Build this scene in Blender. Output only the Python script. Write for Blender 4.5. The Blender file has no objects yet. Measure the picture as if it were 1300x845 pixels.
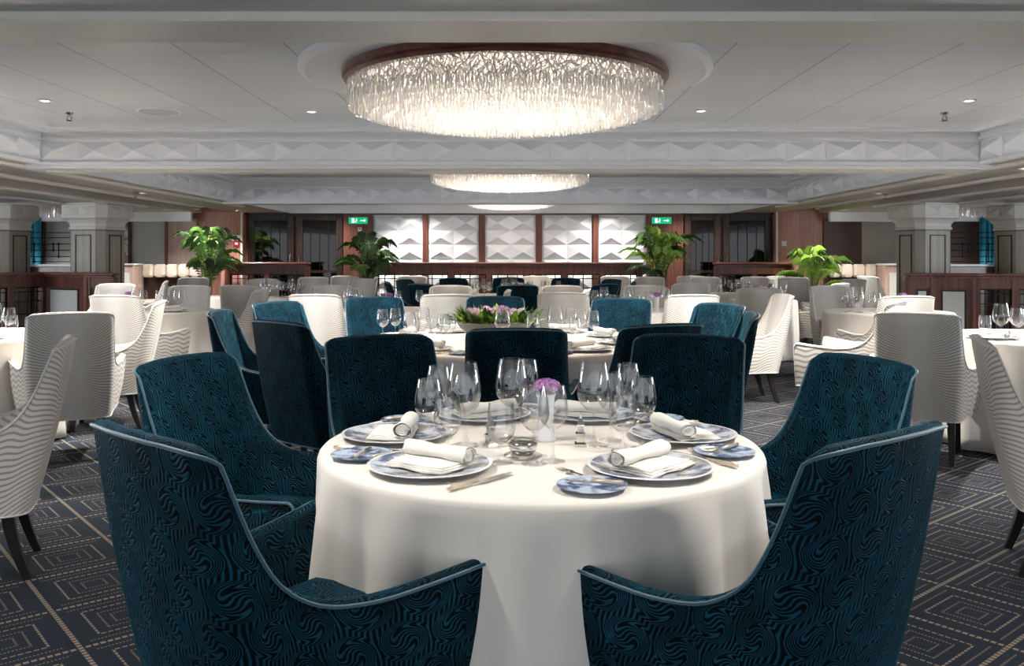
import bpy, math, random
from mathutils import Vector, Matrix
random.seed(7)
R = math.radians
PI = math.pi
C = bpy.context.scene.collection
F, VX, VY, H = 1120.0, 648.0, 324.0, 1.32      # focal length in px, vanishing point, eye height

def X(px, d): return (px - VX) / F * d

# ------------------------------------------------------------------ materials
class N:
    """tiny maths wrapper on shader node sockets"""
    def __init__(s, nt, sock): s.nt = nt; s.s = sock
    def _op(s, op, *o):
        n = s.nt.nodes.new('ShaderNodeMath'); n.operation = op
        for i, v in enumerate((s,) + o):
            if isinstance(v, N): s.nt.links.new(v.s, n.inputs[i])
            else: n.inputs[i].default_value = v
        return N(s.nt, n.outputs[0])
    def __add__(s, o): return s._op('ADD', o)
    def __sub__(s, o): return s._op('SUBTRACT', o)
    def __mul__(s, o): return s._op('MULTIPLY', o)
    def __truediv__(s, o): return s._op('DIVIDE', o)
    def sin(s): return s._op('SINE')
    def cos(s): return s._op('COSINE')
    def abs(s): return s._op('ABSOLUTE')
    def frac(s): return s._op('FRACT')
    def floor(s): return s._op('FLOOR')
    def sqrt(s): return s._op('SQRT')
    def log(s): return s._op('LOGARITHM', 2.718281828)
    def at2(s, o): return s._op('ARCTAN2', o)
    def max(s, o): return s._op('MAXIMUM', o)
    def min(s, o): return s._op('MINIMUM', o)
    def gt(s, o): return s._op('GREATER_THAN', o)
    def lt(s, o): return s._op('LESS_THAN', o)
    def smooth(s, a, b):
        n = s.nt.nodes.new('ShaderNodeMapRange'); n.interpolation_type = 'SMOOTHSTEP'
        s.nt.links.new(s.s, n.inputs['Value'])
        n.inputs['From Min'].default_value = a; n.inputs['From Max'].default_value = b
        return N(s.nt, n.outputs[0])

def newmat(name):
    m = bpy.data.materials.new(name); m.use_nodes = True
    nt = m.node_tree
    b = nt.nodes.get('Principled BSDF')
    return m, nt, b

def pbr(name, col, rough=0.5, metal=0.0, **kw):
    m, nt, b = newmat(name)
    b.inputs['Base Color'].default_value = (*col, 1)
    b.inputs['Roughness'].default_value = rough
    b.inputs['Metallic'].default_value = metal
    for k, v in kw.items():
        b.inputs[k.replace('_', ' ')].default_value = v
    return m

def mixcol(nt, fac, a, b):
    n = nt.nodes.new('ShaderNodeMix'); n.data_type = 'RGBA'
    nt.links.new(fac.s if isinstance(fac, N) else fac, n.inputs[0])
    for sock, v in ((n.inputs[6], a), (n.inputs[7], b)):
        if isinstance(v, tuple): sock.default_value = (*v, 1)
        else: nt.links.new(v, sock)
    return n.outputs[2]

def bump(nt, b, h, strength=0.3, dist=0.002):
    n = nt.nodes.new('ShaderNodeBump'); n.inputs['Strength'].default_value = strength
    n.inputs['Distance'].default_value = dist
    nt.links.new(h.s if isinstance(h, N) else h, n.inputs['Height'])
    nt.links.new(n.outputs[0], b.inputs['Normal'])

def coords(nt, kind):
    t = nt.nodes.new('ShaderNodeTexCoord'); sp = nt.nodes.new('ShaderNodeSeparateXYZ')
    nt.links.new(t.outputs[kind], sp.inputs[0])
    return N(nt, sp.outputs[0]), N(nt, sp.outputs[1]), N(nt, sp.outputs[2]), t.outputs[kind]

def noise(nt, vec, scale, detail=3, sx=(1, 1, 1)):
    mp = nt.nodes.new('ShaderNodeMapping'); mp.inputs['Scale'].default_value = sx
    nt.links.new(vec, mp.inputs[0])
    n = nt.nodes.new('ShaderNodeTexNoise'); n.inputs['Scale'].default_value = scale
    n.inputs['Detail'].default_value = detail
    nt.links.new(mp.outputs[0], n.inputs['Vector'])
    return N(nt, n.outputs[0])

def velvet(name):
    m, nt, b = newmat(name)
    u, v, w, vec = coords(nt, 'UV')
    a_, b_ = .124, .088           # repeat of the whorls: staggered rows of little pinwheels
    n1 = noise(nt, vec, 5, 2) - .5
    u = u + n1 * .03; v = v + n1 * .03
    row = (v / b_ + 40.0).floor()
    odd = (row * .5).frac() * 2.0
    ly = ((v / b_ + 40.0).frac() - .5) * b_
    lx = ((u / a_ + 40.0 + odd * .5).frac() - .5) * a_
    r2 = (lx * lx + ly * ly * 1.9) / (.061 ** 2)
    fall = (r2 * -1.0 + 1.0).max(0.0)
    th = fall * (fall * .4 + .6) * 2.9
    X_ = lx * th.cos() - ly * th.sin()
    ph = X_ * (2 * PI * 10 / a_) + (v * (2 * PI / b_)).sin() * 1.6
    line = ph.sin().smooth(-.3, .9)
    nap = noise(nt, vec, 9, 3).smooth(.35, .65)
    dark = mixcol(nt, nap, (.0006, .0024, .0048), (.0008, .0045, .009))
    lite = mixcol(nt, nap, (.003, .030, .050), (.006, .063, .102))
    col = mixcol(nt, line, dark, lite)
    nt.links.new(col, b.inputs['Base Color'])
    b.inputs['Roughness'].default_value = .62
    b.inputs['Specular IOR Level'].default_value = .08
    b.inputs['Sheen Weight'].default_value = .5
    b.inputs['Sheen Roughness'].default_value = .28
    b.inputs['Sheen Tint'].default_value = (.03, .26, .38, 1)
    bump(nt, b, line, .6, .003)
    return m

def ripple(name):
    m, nt, b = newmat(name)
    u, v, w, vec = coords(nt, 'UV')
    a = u.abs()
    # fans of ribs that spread from the centre line, straightening towards the sides
    vq = v - .60
    ph = vq * 600.0 / (a * 4.0 + 1.0) + (a * 40.0).cos() * 1.5
    line = ph.sin().smooth(-.1, .9)
    side = (a + noise(nt, vec, 5, 2) * .10).smooth(.07, .19)
    st = line * (side * .92 + .06)
    col = mixcol(nt, st, (.66, .635, .60), (.34, .295, .245))
    nt.links.new(col, b.inputs['Base Color'])
    b.inputs['Roughness'].default_value = .6
    b.inputs['Sheen Weight'].default_value = .2
    b.inputs['Sheen Roughness'].default_value = .4
    bump(nt, b, line, .25, .0015)
    return m

def carpet(name):
    m, nt, b = newmat(name)
    x, y, z, vec = coords(nt, 'Object')
    ca, sa, c = math.cos(R(40)), math.sin(R(40)), 1 / .40
    p = (x * ca + y * sa) * c
    q = (y * ca - x * sa) * c
    fp, fq = p.frac() - .5, q.frac() - .5
    ap, aq = fp.abs(), fq.abs()
    mx = ap.max(aq)
    horiz = aq.gt(ap)
    along = horiz * fp + (horiz * -1 + 1) * fq
    dash = (along * 17.0).frac()
    d1 = (dash - .5).abs().lt(.36)
    dens = (along * 34.0).frac().gt(.45)
    def ring(r, w): return (mx - r).abs().lt(w)
    r1 = ring(.490, .010) * d1
    r2 = ring(.40, .009) * horiz * dens
    r3 = ring(.30, .010) * d1
    r4 = ring(.19, .009) * dens
    r5 = ring(.10, .009) * dens * .7
    pat = r1.max(r2 * .7).max(r3).max(r4 * .75).max(r5)
    n = noise(nt, vec, 260, 2)
    base = mixcol(nt, n, (.008, .011, .017), (.028, .036, .050))
    col = mixcol(nt, pat, base, (.22, .18, .135))
    nt.links.new(col, b.inputs['Base Color'])
    b.inputs['Roughness'].default_value = .95
    b.inputs['Specular IOR Level'].default_value = .1
    bump(nt, b, n, .5, .003)
    return m

def wood(name, c1, c2, rough=.35, scale=1.0, horiz=False):
    m, nt, b = newmat(name)
    x, y, z, vec = coords(nt, 'Object')
    n = noise(nt, vec, 9 * scale, 4, (.15, 3, 3) if horiz else (3, 3, .15))
    nt.links.new(mixcol(nt, n.smooth(.3, .7), c1, c2), b.inputs['Base Color'])
    b.inputs['Roughness'].default_value = rough
    return m

def tiles(name):
    m, nt, b = newmat(name)
    x, y, z, vec = coords(nt, 'Object')
    gx = ((x / .6 + 50.0).frac() - .5).abs().gt(.4935)
    gy = ((y / .575 + 50.45).frac() - .5).abs().gt(.495)
    g = gx.max(gy * .6)
    n = noise(nt, vec, 1.2, 2)
    cell = (((x / .6 + 50.0).floor() * 12.98 + (y / .575 + 50.45).floor() * 78.2).sin() * 43758.5).frac()
    base = mixcol(nt, cell * .6 + n * .3, (.58, .60, .625), (.66, .68, .705))
    nt.links.new(mixcol(nt, g, base, (.26, .27, .29)), b.inputs['Base Color'])
    b.inputs['Roughness'].default_value = .42
    b.inputs['Specular IOR Level'].default_value = .6
    return m

def glassmat(name, tint=(.995, .998, 1), base=.07):
    m, nt, b = newmat(name); nt.nodes.remove(b)
    out = nt.nodes['Material Output']
    tr = nt.nodes.new('ShaderNodeBsdfTransparent'); tr.inputs[0].default_value = (*tint, 1)
    gl = nt.nodes.new('ShaderNodeBsdfGlossy'); gl.inputs['Roughness'].default_value = .03
    lw = nt.nodes.new('ShaderNodeLayerWeight'); lw.inputs[0].default_value = .35
    f = N(nt, lw.outputs['Facing'])
    f = (f * f) * .75 + base
    mx = nt.nodes.new('ShaderNodeMixShader')
    nt.links.new(f.s, mx.inputs[0]); nt.links.new(tr.outputs[0], mx.inputs[1]); nt.links.new(gl.outputs[0], mx.inputs[2])
    nt.links.new(mx.outputs[0], out.inputs[0])
    return m

def crystal(name):
    m, nt, b = newmat(name); nt.nodes.remove(b)
    out = nt.nodes['Material Output']
    tr = nt.nodes.new('ShaderNodeBsdfTransparent')
    tl = nt.nodes.new('ShaderNodeBsdfTranslucent'); tl.inputs[0].default_value = (.95, .93, .9, 1)
    df = nt.nodes.new('ShaderNodeBsdfDiffuse'); df.inputs[0].default_value = (.92, .92, .92, 1)
    gl = nt.nodes.new('ShaderNodeBsdfGlossy'); gl.inputs['Roughness'].default_value = .08
    def mix(f, a, c):
        n = nt.nodes.new('ShaderNodeMixShader'); n.inputs[0].default_value = f
        nt.links.new(a.outputs[0], n.inputs[1]); nt.links.new(c.outputs[0], n.inputs[2]); return n
    nt.links.new(mix(.28, mix(.35, mix(.5, tl, df), tr), gl).outputs[0], out.inputs[0])
    return m

def emit(name, col, st):
    m, nt, b = newmat(name)
    b.inputs['Base Color'].default_value = (*col, 1)
    b.inputs['Emission Color'].default_value = (*col, 1)
    b.inputs['Emission Strength'].default_value = st
    return m

def platemat(name):
    m, nt, b = newmat(name)
    u, v, w, vec = coords(nt, 'Object')
    r = (u * u + v * v).sqrt()
    n = noise(nt, vec, 17, 5).smooth(.42, .60)
    n2 = noise(nt, vec, 9, 3).smooth(.50, .62)
    art = mixcol(nt, n, (.62, .66, .72), (.07, .11, .21))
    art = mixcol(nt, n2 * .55, art, (.45, .36, .26))
    rim = r.gt(.055) * r.lt(.158)
    nt.links.new(mixcol(nt, rim, (.80, .81, .83), art), b.inputs['Base Color'])
    b.inputs['Roughness'].default_value = .12
    return m

def sideplate(name):
    m, nt, b = newmat(name)
    u, v, w, vec = coords(nt, 'Object')
    n = noise(nt, vec, 24, 4).smooth(.40, .62)
    nt.links.new(mixcol(nt, n, (.50, .60, .74), (.05, .09, .19)), b.inputs['Base Color'])
    b.inputs['Roughness'].default_value = .12
    return m

def slats(name, c1, c2, pitch, axis=0):
    m, nt, b = newmat(name)
    c = coords(nt, 'Object')
    g = ((c[axis] / pitch + 500.0).frac() - .5).abs().smooth(.36, .5)
    nt.links.new(mixcol(nt, g, c1, c2), b.inputs['Base Color'])
    b.inputs['Roughness'].default_value = .5
    return m

M = {}
M['velvet'] = velvet('teal_velvet')
M['piping_teal'] = pbr('teal_piping', (.012, .085, .13), .5, Sheen_Weight=.6)
M['ripple'] = ripple('cream_ripple_fabric')
M['piping_cream'] = pbr('cream_piping', (.70, .66, .61), .6)
M['seat_cream'] = pbr('cream_seat_fabric', (.42, .36, .30), .7)
M['leg'] = pbr('black_leg_wood', (.012, .010, .010), .28)
M['carpet'] = carpet('carpet')
M['cloth'] = pbr('tablecloth_linen', (.82, .76, .69), .75, Sheen_Weight=.2)
M['napkin'] = pbr('napkin_linen', (.86, .83, .77), .8)
M['plate'] = platemat('charger_china')
M['side'] = sideplate('side_plate_china')
M['white_china'] = pbr('white_china', (.8, .8, .8), .15)
M['silver'] = pbr('silver', (.78, .76, .72), .16, 1.0)
M['handle'] = pbr('cutlery_handle', (.72, .62, .48), .28, .6)
M['glass'] = glassmat('clear_glass')
M['pane'] = glassmat('door_glass', (.45, .40, .38), .06)
M['crystal'] = crystal('crystal')
M['mahogany'] = wood('mahogany', (.085, .028, .018), (.17, .060, .042), .3)
M['mahogany_rail'] = wood('mahogany_rail', (.10, .035, .025), (.20, .075, .055), .28, horiz=True)
M['rosewood'] = wood('rosewood_panel', (.32, .135, .10), (.42, .20, .155), .4)
M['palewood'] = wood('pale_wood', (.42, .29, .25), (.52, .38, .33), .4)
M['darkwood'] = wood('dark_wood', (.018, .010, .008), (.040, .018, .014), .25)
M['tile'] = tiles('ceiling_tiles')
M['white'] = pbr('white_paint', (.82, .83, .86), .45)
M['white_gloss'] = pbr('white_satin', (.78, .79, .81), .3)
M['beige'] = pbr('beige_soffit', (.44, .395, .355), .38)
M['greige'] = pbr('grey_soffit', (.46, .46, .455), .35)
M['trimbeige'] = pbr('beige_trim', (.70, .66, .60), .35)
M['plaster'] = pbr('moulded_plaster', (.62, .585, .54), .5)
M['taupe'] = wood('taupe_veneer', (.30, .265, .22), (.37, .33, .28), .4)
M['taupe_panel'] = slats('taupe_fabric', (.33, .31, .27), (.26, .24, .21), .02)
M['inlay'] = pbr('black_inlay', (.012, .010, .010), .4)
M['iron'] = pbr('black_iron', (.012, .012, .013), .35, .6)
M['fabric_wall'] = slats('grey_fabric_wall', (.42, .43, .40), (.36, .37, .345), .03)
M['brown_slat'] = slats('brown_slat_wall', (.085, .045, .038), (.03, .015, .012), .06)
M['darkwall'] = pbr('dark_wall', (.03, .028, .028), .5)
M['wallpaint'] = pbr('taupe_wall', (.30, .27, .25), .6)
M['curtain'] = pbr('teal_curtain', (.03, .28, .40), .7)
M['marble'] = pbr('pale_inset', (.56, .56, .53), .35)
M['cream_leather'] = pbr('cream_leather', (.78, .68, .58), .45)
M['gold_art'] = None
M['green'] = pbr('exit_green', (.0, .26, .12), .4, Emission_Strength=.35, Emission_Color=(0, .55, .25, 1))
M['sign_white'] = pbr('sign_white', (.9, .95, .92), .4, Emission_Strength=.5, Emission_Color=(.9, 1, .95, 1))
M['red'] = pbr('alarm_red', (.55, .02, .02), .35)
M['chrome'] = pbr('chrome', (.6, .6, .6), .15, 1)
M['lamp'] = emit('downlight_lamp', (1, .95, .88), 14)
M['lampwarm'] = emit('chandelier_lamp', (1, .80, .60), 1.0)
M['leaf'] = pbr('palm_leaf', (.075, .165, .03), .42, Specular_IOR_Level=.4)
M['leaf_dark'] = pbr('palm_leaf_dark', (.035, .075, .025), .42)
M['leaf_lime'] = pbr('palm_leaf_lime', (.24, .40, .05), .42)
M['stem'] = pbr('palm_stem', (.20, .26, .07), .5)
M['pot'] = pbr('dark_pot', (.05, .04, .035), .4)
M['soil'] = pbr('soil', (.02, .014, .01), .9)
M['concrete'] = pbr('stone_bowl', (.13, .13, .125), .8)
M['lilac'] = pbr('lilac_petal', (.46, .20, .50), .6)
M['pinkrose'] = pbr('pale_mauve_petal', (.60, .42, .55), .6)
M['amber'] = pbr('amber_ring', (.35, .22, .05), .3)
m, nt, b = newmat('gold_floral_art')
_x, _y, _z, _v = coords(nt, 'Object')
nt.links.new(mixcol(nt, noise(nt, _v, 9, 5).smooth(.45, .58), (.30, .17, .07), (.62, .55, .45)), b.inputs['Base Color'])
M['gold_art'] = m

# ------------------------------------------------------------------ mesh builder
class MB:
    def __init__(s): s.v = []; s.f = []; s.uv = {}
    def add(s, vs, fs):
        o = len(s.v); s.v += [tuple(v) for v in vs]; s.f += [tuple(i + o for i in f) for f in fs]; return s
    def box(s, c, d, rz=0, bev=0):
        """centre c, size d; bev chamfers the vertical and horizontal edges lightly"""
        hx, hy, hz = d[0] / 2, d[1] / 2, d[2] / 2
        cr, sr = math.cos(rz), math.sin(rz)
        def T(x, y, z): return (c[0] + x * cr - y * sr, c[1] + x * sr + y * cr, c[2] + z)
        b = min(bev, hx * .9, hy * .9, hz * .9)
        if b <= 0:
            vs = [T(x, y, z) for z in (-hz, hz) for x, y in ((-hx, -hy), (hx, -hy), (hx, hy), (-hx, hy))]
            return s.add(vs, [(3, 2, 1, 0), (4, 5, 6, 7), (0, 1, 5, 4), (1, 2, 6, 5), (2, 3, 7, 6), (3, 0, 4, 7)])
        def ring(ix, z):
            ax, ay = hx - ix, hy - ix
            k = b
            return [T(x, y, z) for x, y in ((-ax + k, -ay), (ax - k, -ay), (ax, -ay + k), (ax, ay - k), (ax - k, ay), (-ax + k, ay), (-ax, ay - k), (-ax, -ay + k))]
        rings = [ring(b * .7, -hz), ring(0, -hz + b), ring(0, hz - b), ring(b * .7, hz)]
        return s.loft(rings, True, True)
    def loft(s, rings, caps=False, closed=True):
        n = len(rings[0]); o = len(s.v)
        for r in rings: s.v += [tuple(p) for p in r]
        for i in range(len(rings) - 1):
            for j in range(n if closed else n - 1):
                k = (j + 1) % n
                s.f.append((o + i * n + j, o + i * n + k, o + (i + 1) * n + k, o + (i + 1) * n + j))
        if caps:
            s.f.append(tuple(o + j for j in reversed(range(n))))
            s.f.append(tuple(o + (len(rings) - 1) * n + j for j in range(n)))
        return s
    def lathe(s, prof, n=24, c=(0, 0, 0)):
        rings = []
        for r, z in prof:
            rings.append([(c[0] + max(r, 1e-5) * math.cos(2 * PI * j / n), c[1] + max(r, 1e-5) * math.sin(2 * PI * j / n), c[2] + z) for j in range(n)])
        return s.loft(rings, False, True)
    def tube(s, pts, rad, n=8):
        pts = [Vector(p) for p in pts]
        rings = []
        up = Vector((0, 0, 1))
        for i, p in enumerate(pts):
            t = (pts[min(i + 1, len(pts) - 1)] - pts[max(i - 1, 0)]).normalized()
            a = t.cross(up if abs(t.z) < .95 else Vector((1, 0, 0))).normalized(); bb = a.cross(t)
            r = rad[i] if isinstance(rad, (list, tuple)) else rad
            rings.append([p + (a * math.cos(2 * PI * j / n) + bb * math.sin(2 * PI * j / n)) * r for j in range(n)])
        return s.loft(rings, True, True)
    def sphere(s, c, r, n=10, m=7):
        return s.lathe([(r * math.sin(PI * i / m), -r * math.cos(PI * i / m)) for i in range(m + 1)], n, c)
    def mesh(s, name, smooth=True, uvs=None):
        me = bpy.data.meshes.new(name); me.from_pydata(s.v, [], s.f)
        if smooth:
            me.polygons.foreach_set('use_smooth', [True] * len(me.polygons))
        if uvs:
            l = me.uv_layers.new(name='UVMap')
            for p in me.polygons:
                for li in p.loop_indices: l.data[li].uv = uvs[me.loops[li].vertex_index]
        me.update(); return me
    def obj(s, name, mat, parent=None, smooth=False, loc=(0, 0, 0), uvs=None, auto=None):
        me = s.mesh(name, smooth, uvs); me.materials.append(mat)
        if auto: me.set_sharp_from_angle(angle=R(auto))
        return link(name, me, parent, loc)

def link(name, me, parent=None, loc=(0, 0, 0), rz=0):
    o = bpy.data.objects.new(name, me); C.objects.link(o)
    o.location = loc; o.rotation_euler = (0, 0, rz)
    if parent: o.parent = parent
    return o

def tag(o, label, cat, group=None):
    o['label'] = label; o['category'] = cat
    if group: o['group'] = group
    return o

def thing(name, label, cat, loc=(0, 0, 0), rz=0, group=None):
    return tag(link(name, None, None, loc, rz), label, cat, group)

def struct(name, mb, mat, parent=None, smooth=False, loc=(0, 0, 0), auto=None):
    o = mb.obj(name, mat, parent, smooth, loc, auto=auto)
    if not parent: o['kind'] = 'structure'
    return o

def copy_tree(o, parent=None):
    c = o.copy(); C.objects.link(c)
    if parent: c.parent = parent
    for ch in list(o.children): copy_tree(ch, c)
    return c

class Proto:
    """builds a thing the first time, hands out copies afterwards"""
    def __init__(s, make): s.make = make; s.root = None
    def place(s, loc, rz, label, cat=None, group=None):
        if s.root is None: s.root = o = s.make()
        else: o = copy_tree(s.root)
        o.location = loc; o.rotation_euler = (0, 0, rz)
        if 'group' in o: del o['group']
        tag(o, label, cat or o['category'], group)
        return o

# ------------------------------------------------------------------ camera, world
cam = bpy.data.cameras.new('camera'); co = bpy.data.objects.new('camera', cam); C.objects.link(co)
co.location = (0, 0, H); co.rotation_euler = (R(90), 0, 0)
cam.sensor_width = 36; cam.lens = 36 * F / 1300
cam.shift_x = (650 - VX) / 1300.0
cam.shift_y = -(422.5 - VY) / 1300.0
cam.clip_start = .02
bpy.context.scene.camera = co
w = bpy.data.worlds.new('world'); bpy.context.scene.world = w; w.use_nodes = True
w.node_tree.nodes['Background'].inputs[0].default_value = (.86, .93, 1, 1)
w.node_tree.nodes['Background'].inputs[1].default_value = .62
vs = bpy.context.scene.view_settings
vs.view_transform = 'Standard'; vs.look = 'None'; vs.gamma = 1; vs.use_curve_mapping = False; vs.exposure = 1.05

# ------------------------------------------------------------------ room
ZS, ZC, YB, XW = 2.11, 2.443, 16.45, 10.4     # soffit, tiled ceiling, back wall, side walls
HW = 4.08                                      # half width of the coffers
COF = [(3.15, 7.64), (8.31, 12.9), (13.3, 16.35)]
Y0 = -1.5
struct('floor', MB().box((0, (Y0 + YB) / 2, -.05), (2 * XW, YB - Y0, .1)), M['carpet'])
struct('wall_back', MB().box((0, YB + .1, 1.35), (2 * XW + .4, .2, 2.7)), M['rosewood'])
for _s, _n in ((-1, 'left'), (1, 'right')):
    wm = MB()
    wm.box((_s * (XW + .1), (Y0 + YB) / 2, .3), (.2, YB - Y0, .6)); wm.box((_s * (XW + .1), (Y0 + YB) / 2, 2.35), (.2, YB - Y0, .5))
    for k in range(8): wm.box((_s * (XW + .1), Y0 + .15 + k * (YB - Y0 - .3) / 7, 1.35), (.2, .3, 1.6))
    struct('wall_' + _n, wm, M['wallpaint'])
    l = bpy.data.lights.new('added_side_light', 'AREA'); l.shape = 'RECTANGLE'; l.size = YB - Y0 - .5; l.size_y = 1.4; l.energy = 1300; l.color = (.88, .94, 1)  # unseen area light added outside each side wall to brighten the ceiling
    o = bpy.data.objects.new('added_side_light', l); C.objects.link(o); o.location = (_s * (XW + .3), (Y0 + YB) / 2, 1.35); o.rotation_euler = (0, R(90) * _s, 0)
if 0: struct('wall_left', MB().box((-XW - .1, (Y0 + YB) / 2, 1.35), (.2, YB - Y0, 2.7)), M['wallpaint'])
# tiled ceilings of the coffers
for a, b_ in COF:
    struct('ceiling', MB().box((0, (a + b_) / 2, ZC + .05), (2 * HW + .4, b_ - a + .3, .1)), M['tile'])
# soffits between and beside the coffers
sof = [(Y0, COF[0][0]), (COF[0][1], COF[1][0]), (COF[1][1], COF[2][0]), (COF[2][1], YB)]
for i, (a, b_) in enumerate(sof):
    struct('ceiling', MB().box((0, (a + b_) / 2, (ZS + 2.6) / 2), (2 * HW, b_ - a, 2.6 - ZS)), M['greige'] if i == 0 else M['beige'])
SX = [(HW, 5.05, ZS), (5.05, 5.75, ZS + .16), (5.75, 6.9, ZS), (6.9, XW, ZS + .06)]
for sgn in (-1, 1):
    for x0, x1, z in SX:
        mat = M['white_gloss'] if z > ZS else M['beige']
        struct('ceiling', MB().box((sgn * (x0 + x1) / 2, (Y0 + YB) / 2, (z + 2.6) / 2), (x1 - x0, YB - Y0, 2.6 - z)), mat)
# running trims
tn = [0]
def trim(mb, mat, **k):
    tn[0] += 1
    return struct('trim_%d' % tn[0], mb, mat, **k)
for sgn in (-1, 1):
    for xx, w_ in ((4.28, .10), (4.95, .12), (5.84, .12), (6.7, .10)):
        trim(MB().box((sgn * xx, 6.9, ZS - .012), (w_, 14.4, .03), bev=.008), M['trimbeige'])
for i, (a, b_) in enumerate(sof[:3]):
    if i == 0:
        trim(MB().box((0, 3.0, ZS - .014), (2 * HW + .3, .30, .036), bev=.008), M['trimbeige'])
    else:
        trim(MB().box((0, a + .10, ZS - .014), (2 * HW + .3, .12, .036), bev=.008), M['white'])
        trim(MB().box((0, b_ - .18, ZS - .014), (2 * HW + .3, .22, .036), bev=.008), M['trimbeige'])

def pyramids(mb, org, ux, uz, nrm, nx, nz, w_, h_, dep, inset=.006):
    org, ux, uz, nrm = Vector(org), Vector(ux), Vector(uz), Vector(nrm)
    for i in range(nx):
        for j in range(nz):
            o = org + ux * (i * w_ + inset) + uz * (j * h_ + inset)
            a, b2 = ux * (w_ - 2 * inset), uz * (h_ - 2 * inset)
            p = [o, o + a, o + a + b2, o + b2, o + a * .5 + b2 * .5 + nrm * dep]
            mb.add(p, [(0, 1, 4), (1, 2, 4), (2, 3, 4), (3, 0, 4)])
# moulded fascias round each coffer
ZF = 2.316
for k, (a, b_) in enumerate(COF):
    ny = round((b_ - a) / .341)
    mb = MB()
    t = .02
    plain = MB()
    for y, s in ((a, 1), (b_, -1)):
        plain.box((0, y + s * t / 2, (ZS + ZF) / 2), (2 * HW, t, ZF - ZS))
        if not (k == 2):
            ux = (1, 0, 0) if s < 0 else (-1, 0, 0)
            pyramids(plain, (-HW if s < 0 else HW, y + s * t, ZS + .02), ux, (0, 0, 1), (0, s, 0), 24, 1, 2 * HW / 24, ZF - ZS - .03, .07)
    for x, s in ((-HW, 1), (HW, -1)):
        plain.box((x + s * t / 2, (a + b_) / 2, (ZS + ZF) / 2), (t, b_ - a, ZF - ZS))
        w_ = (b_ - a) / ny
        if k < 2: pyramids(plain, (x + s * t, a if s < 0 else b_, ZS + .02), (0, -1 if s > 0 else 1, 0), (0, 0, 1), (s, 0, 0), ny, 1, w_, ZF - ZS - .03, .07)
    trim(plain, M['white'])
    # stepped cove above and lip below
    for z0, z1, d_ in ((ZF, ZF + .018, .055), (ZF + .018, ZF + .06, .03), (ZF + .06, ZF + .085, .11), (ZF + .085, ZC, .20), (ZS - .012, ZS + .012, .05)):
        cv = MB()
        for y, s in ((a, 1), (b_, -1)): cv.box((0, y + s * d_ / 2, (z0 + z1) / 2), (2 * HW, d_, z1 - z0))
        for x, s in ((-HW, 1), (HW, -1)): cv.box((x + s * d_ / 2, (a + b_) / 2, (z0 + z1) / 2), (d_, b_ - a - 2 * d_, z1 - z0))
        trim(cv, M['white_gloss'])

# ------------------------------------------------------------------ chandeliers
CH = [(-.03, 5.40, 1.0), (-.01, 10.67, 1.0), (0, 15.05, .86)]
def make_chandelier():
    t = thing('chandelier', 'x', 'chandelier')
    md = MB().lathe([(.001, 0), (1.24, 0), (1.24, -.03), (1.20, -.045), (1.15, -.028), (1.0, -.022), (.001, -.022)], 96)
    md.obj('ceiling_rose', M['white_gloss'], t, True, auto=30)
    rim = MB().lathe([(.90, -.022), (.975, -.022), (.985, -.04), (.985, -.06), (.968, -.066), (.975, -.078), (.955, -.092), (.90, -.092), (.90, -.022)], 96)
    rim.obj('rim', M['mahogany_rail'], t, True, auto=30)
    MB().lathe([(.001, -.03), (.86, -.03), (.86, -.05), (.001, -.05)], 64).obj('lamp_disc', M['lampwarm'], t, True, auto=30)
    rnd = random.Random(3)
    tiers = [(.945, .08, .235, 330), (.90, .09, .255, 300), (.83, .10, .275, 270), (.75, .11, .292, 240), (.66, .12, .305, 210), (.56, .13, .315, 170), (.45, .14, .322, 130), (.33, .15, .326, 90), (.2, .15, .328, 50), (.07, .15, .33, 18)]
    for r, z0, z1, n in tiers:
        mb = MB()
        rows = max(2, int(round((z1 - z0) / .04)))
        hz = (z1 - z0) / rows
        for row in range(rows):
            for j in range(n):
                a = 2 * PI * (j + .5 * (row % 2) + rnd.uniform(-.2, .2)) / n
                rr = r + rnd.uniform(-.008, .008)
                c = Vector((rr * math.cos(a), rr * math.sin(a), -(z0 + hz * (row + .5)) + rnd.uniform(-.006, .006)))
                last = row == rows - 1
                tilt = rnd.uniform(-.15, .15) if last else rnd.uniform(-1.15, 1.15)
                tang = Vector((-math.sin(a), math.cos(a), 0)); rad = Vector((math.cos(a), math.sin(a), 0))
                ax = (Vector((0, 0, 1)) * math.cos(tilt) + tang * math.sin(tilt)).normalized()
                sd = ax.cross(rad).normalized()
                L = .031; w1 = .0052; w2 = .0042
                tw = rnd.uniform(0, PI)
                e1 = sd * math.cos(tw) + rad * math.sin(tw); e2 = rad * math.cos(tw) - sd * math.sin(tw)
                ring = lambda q, k: [c + ax * q + e1 * w1 * k, c + ax * q + e2 * w2 * k, c + ax * q - e1 * w1 * k, c + ax * q - e2 * w2 * k]
                mb.loft([ring(-L, .7), ring(-L * .8, 1), ring(L * .8, 1), ring(L, .7)], True)
        o = mb.obj('crystal_tier', M['crystal'], t); o['kind'] = 'stuff'
    return t
chp = Proto(make_chandelier)
for (x, y, s), lb in zip(CH, ('huge round crystal chandelier with mahogany rim over the nearest table', 'second round crystal chandelier seen beyond the first ceiling beam', 'farthest crystal chandelier close to the white back wall')):
    o = chp.place((x, y, ZC), 0, lb, 'chandelier', 'round crystal ceiling chandeliers')
    o.scale = (s, s, 1)
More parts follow.
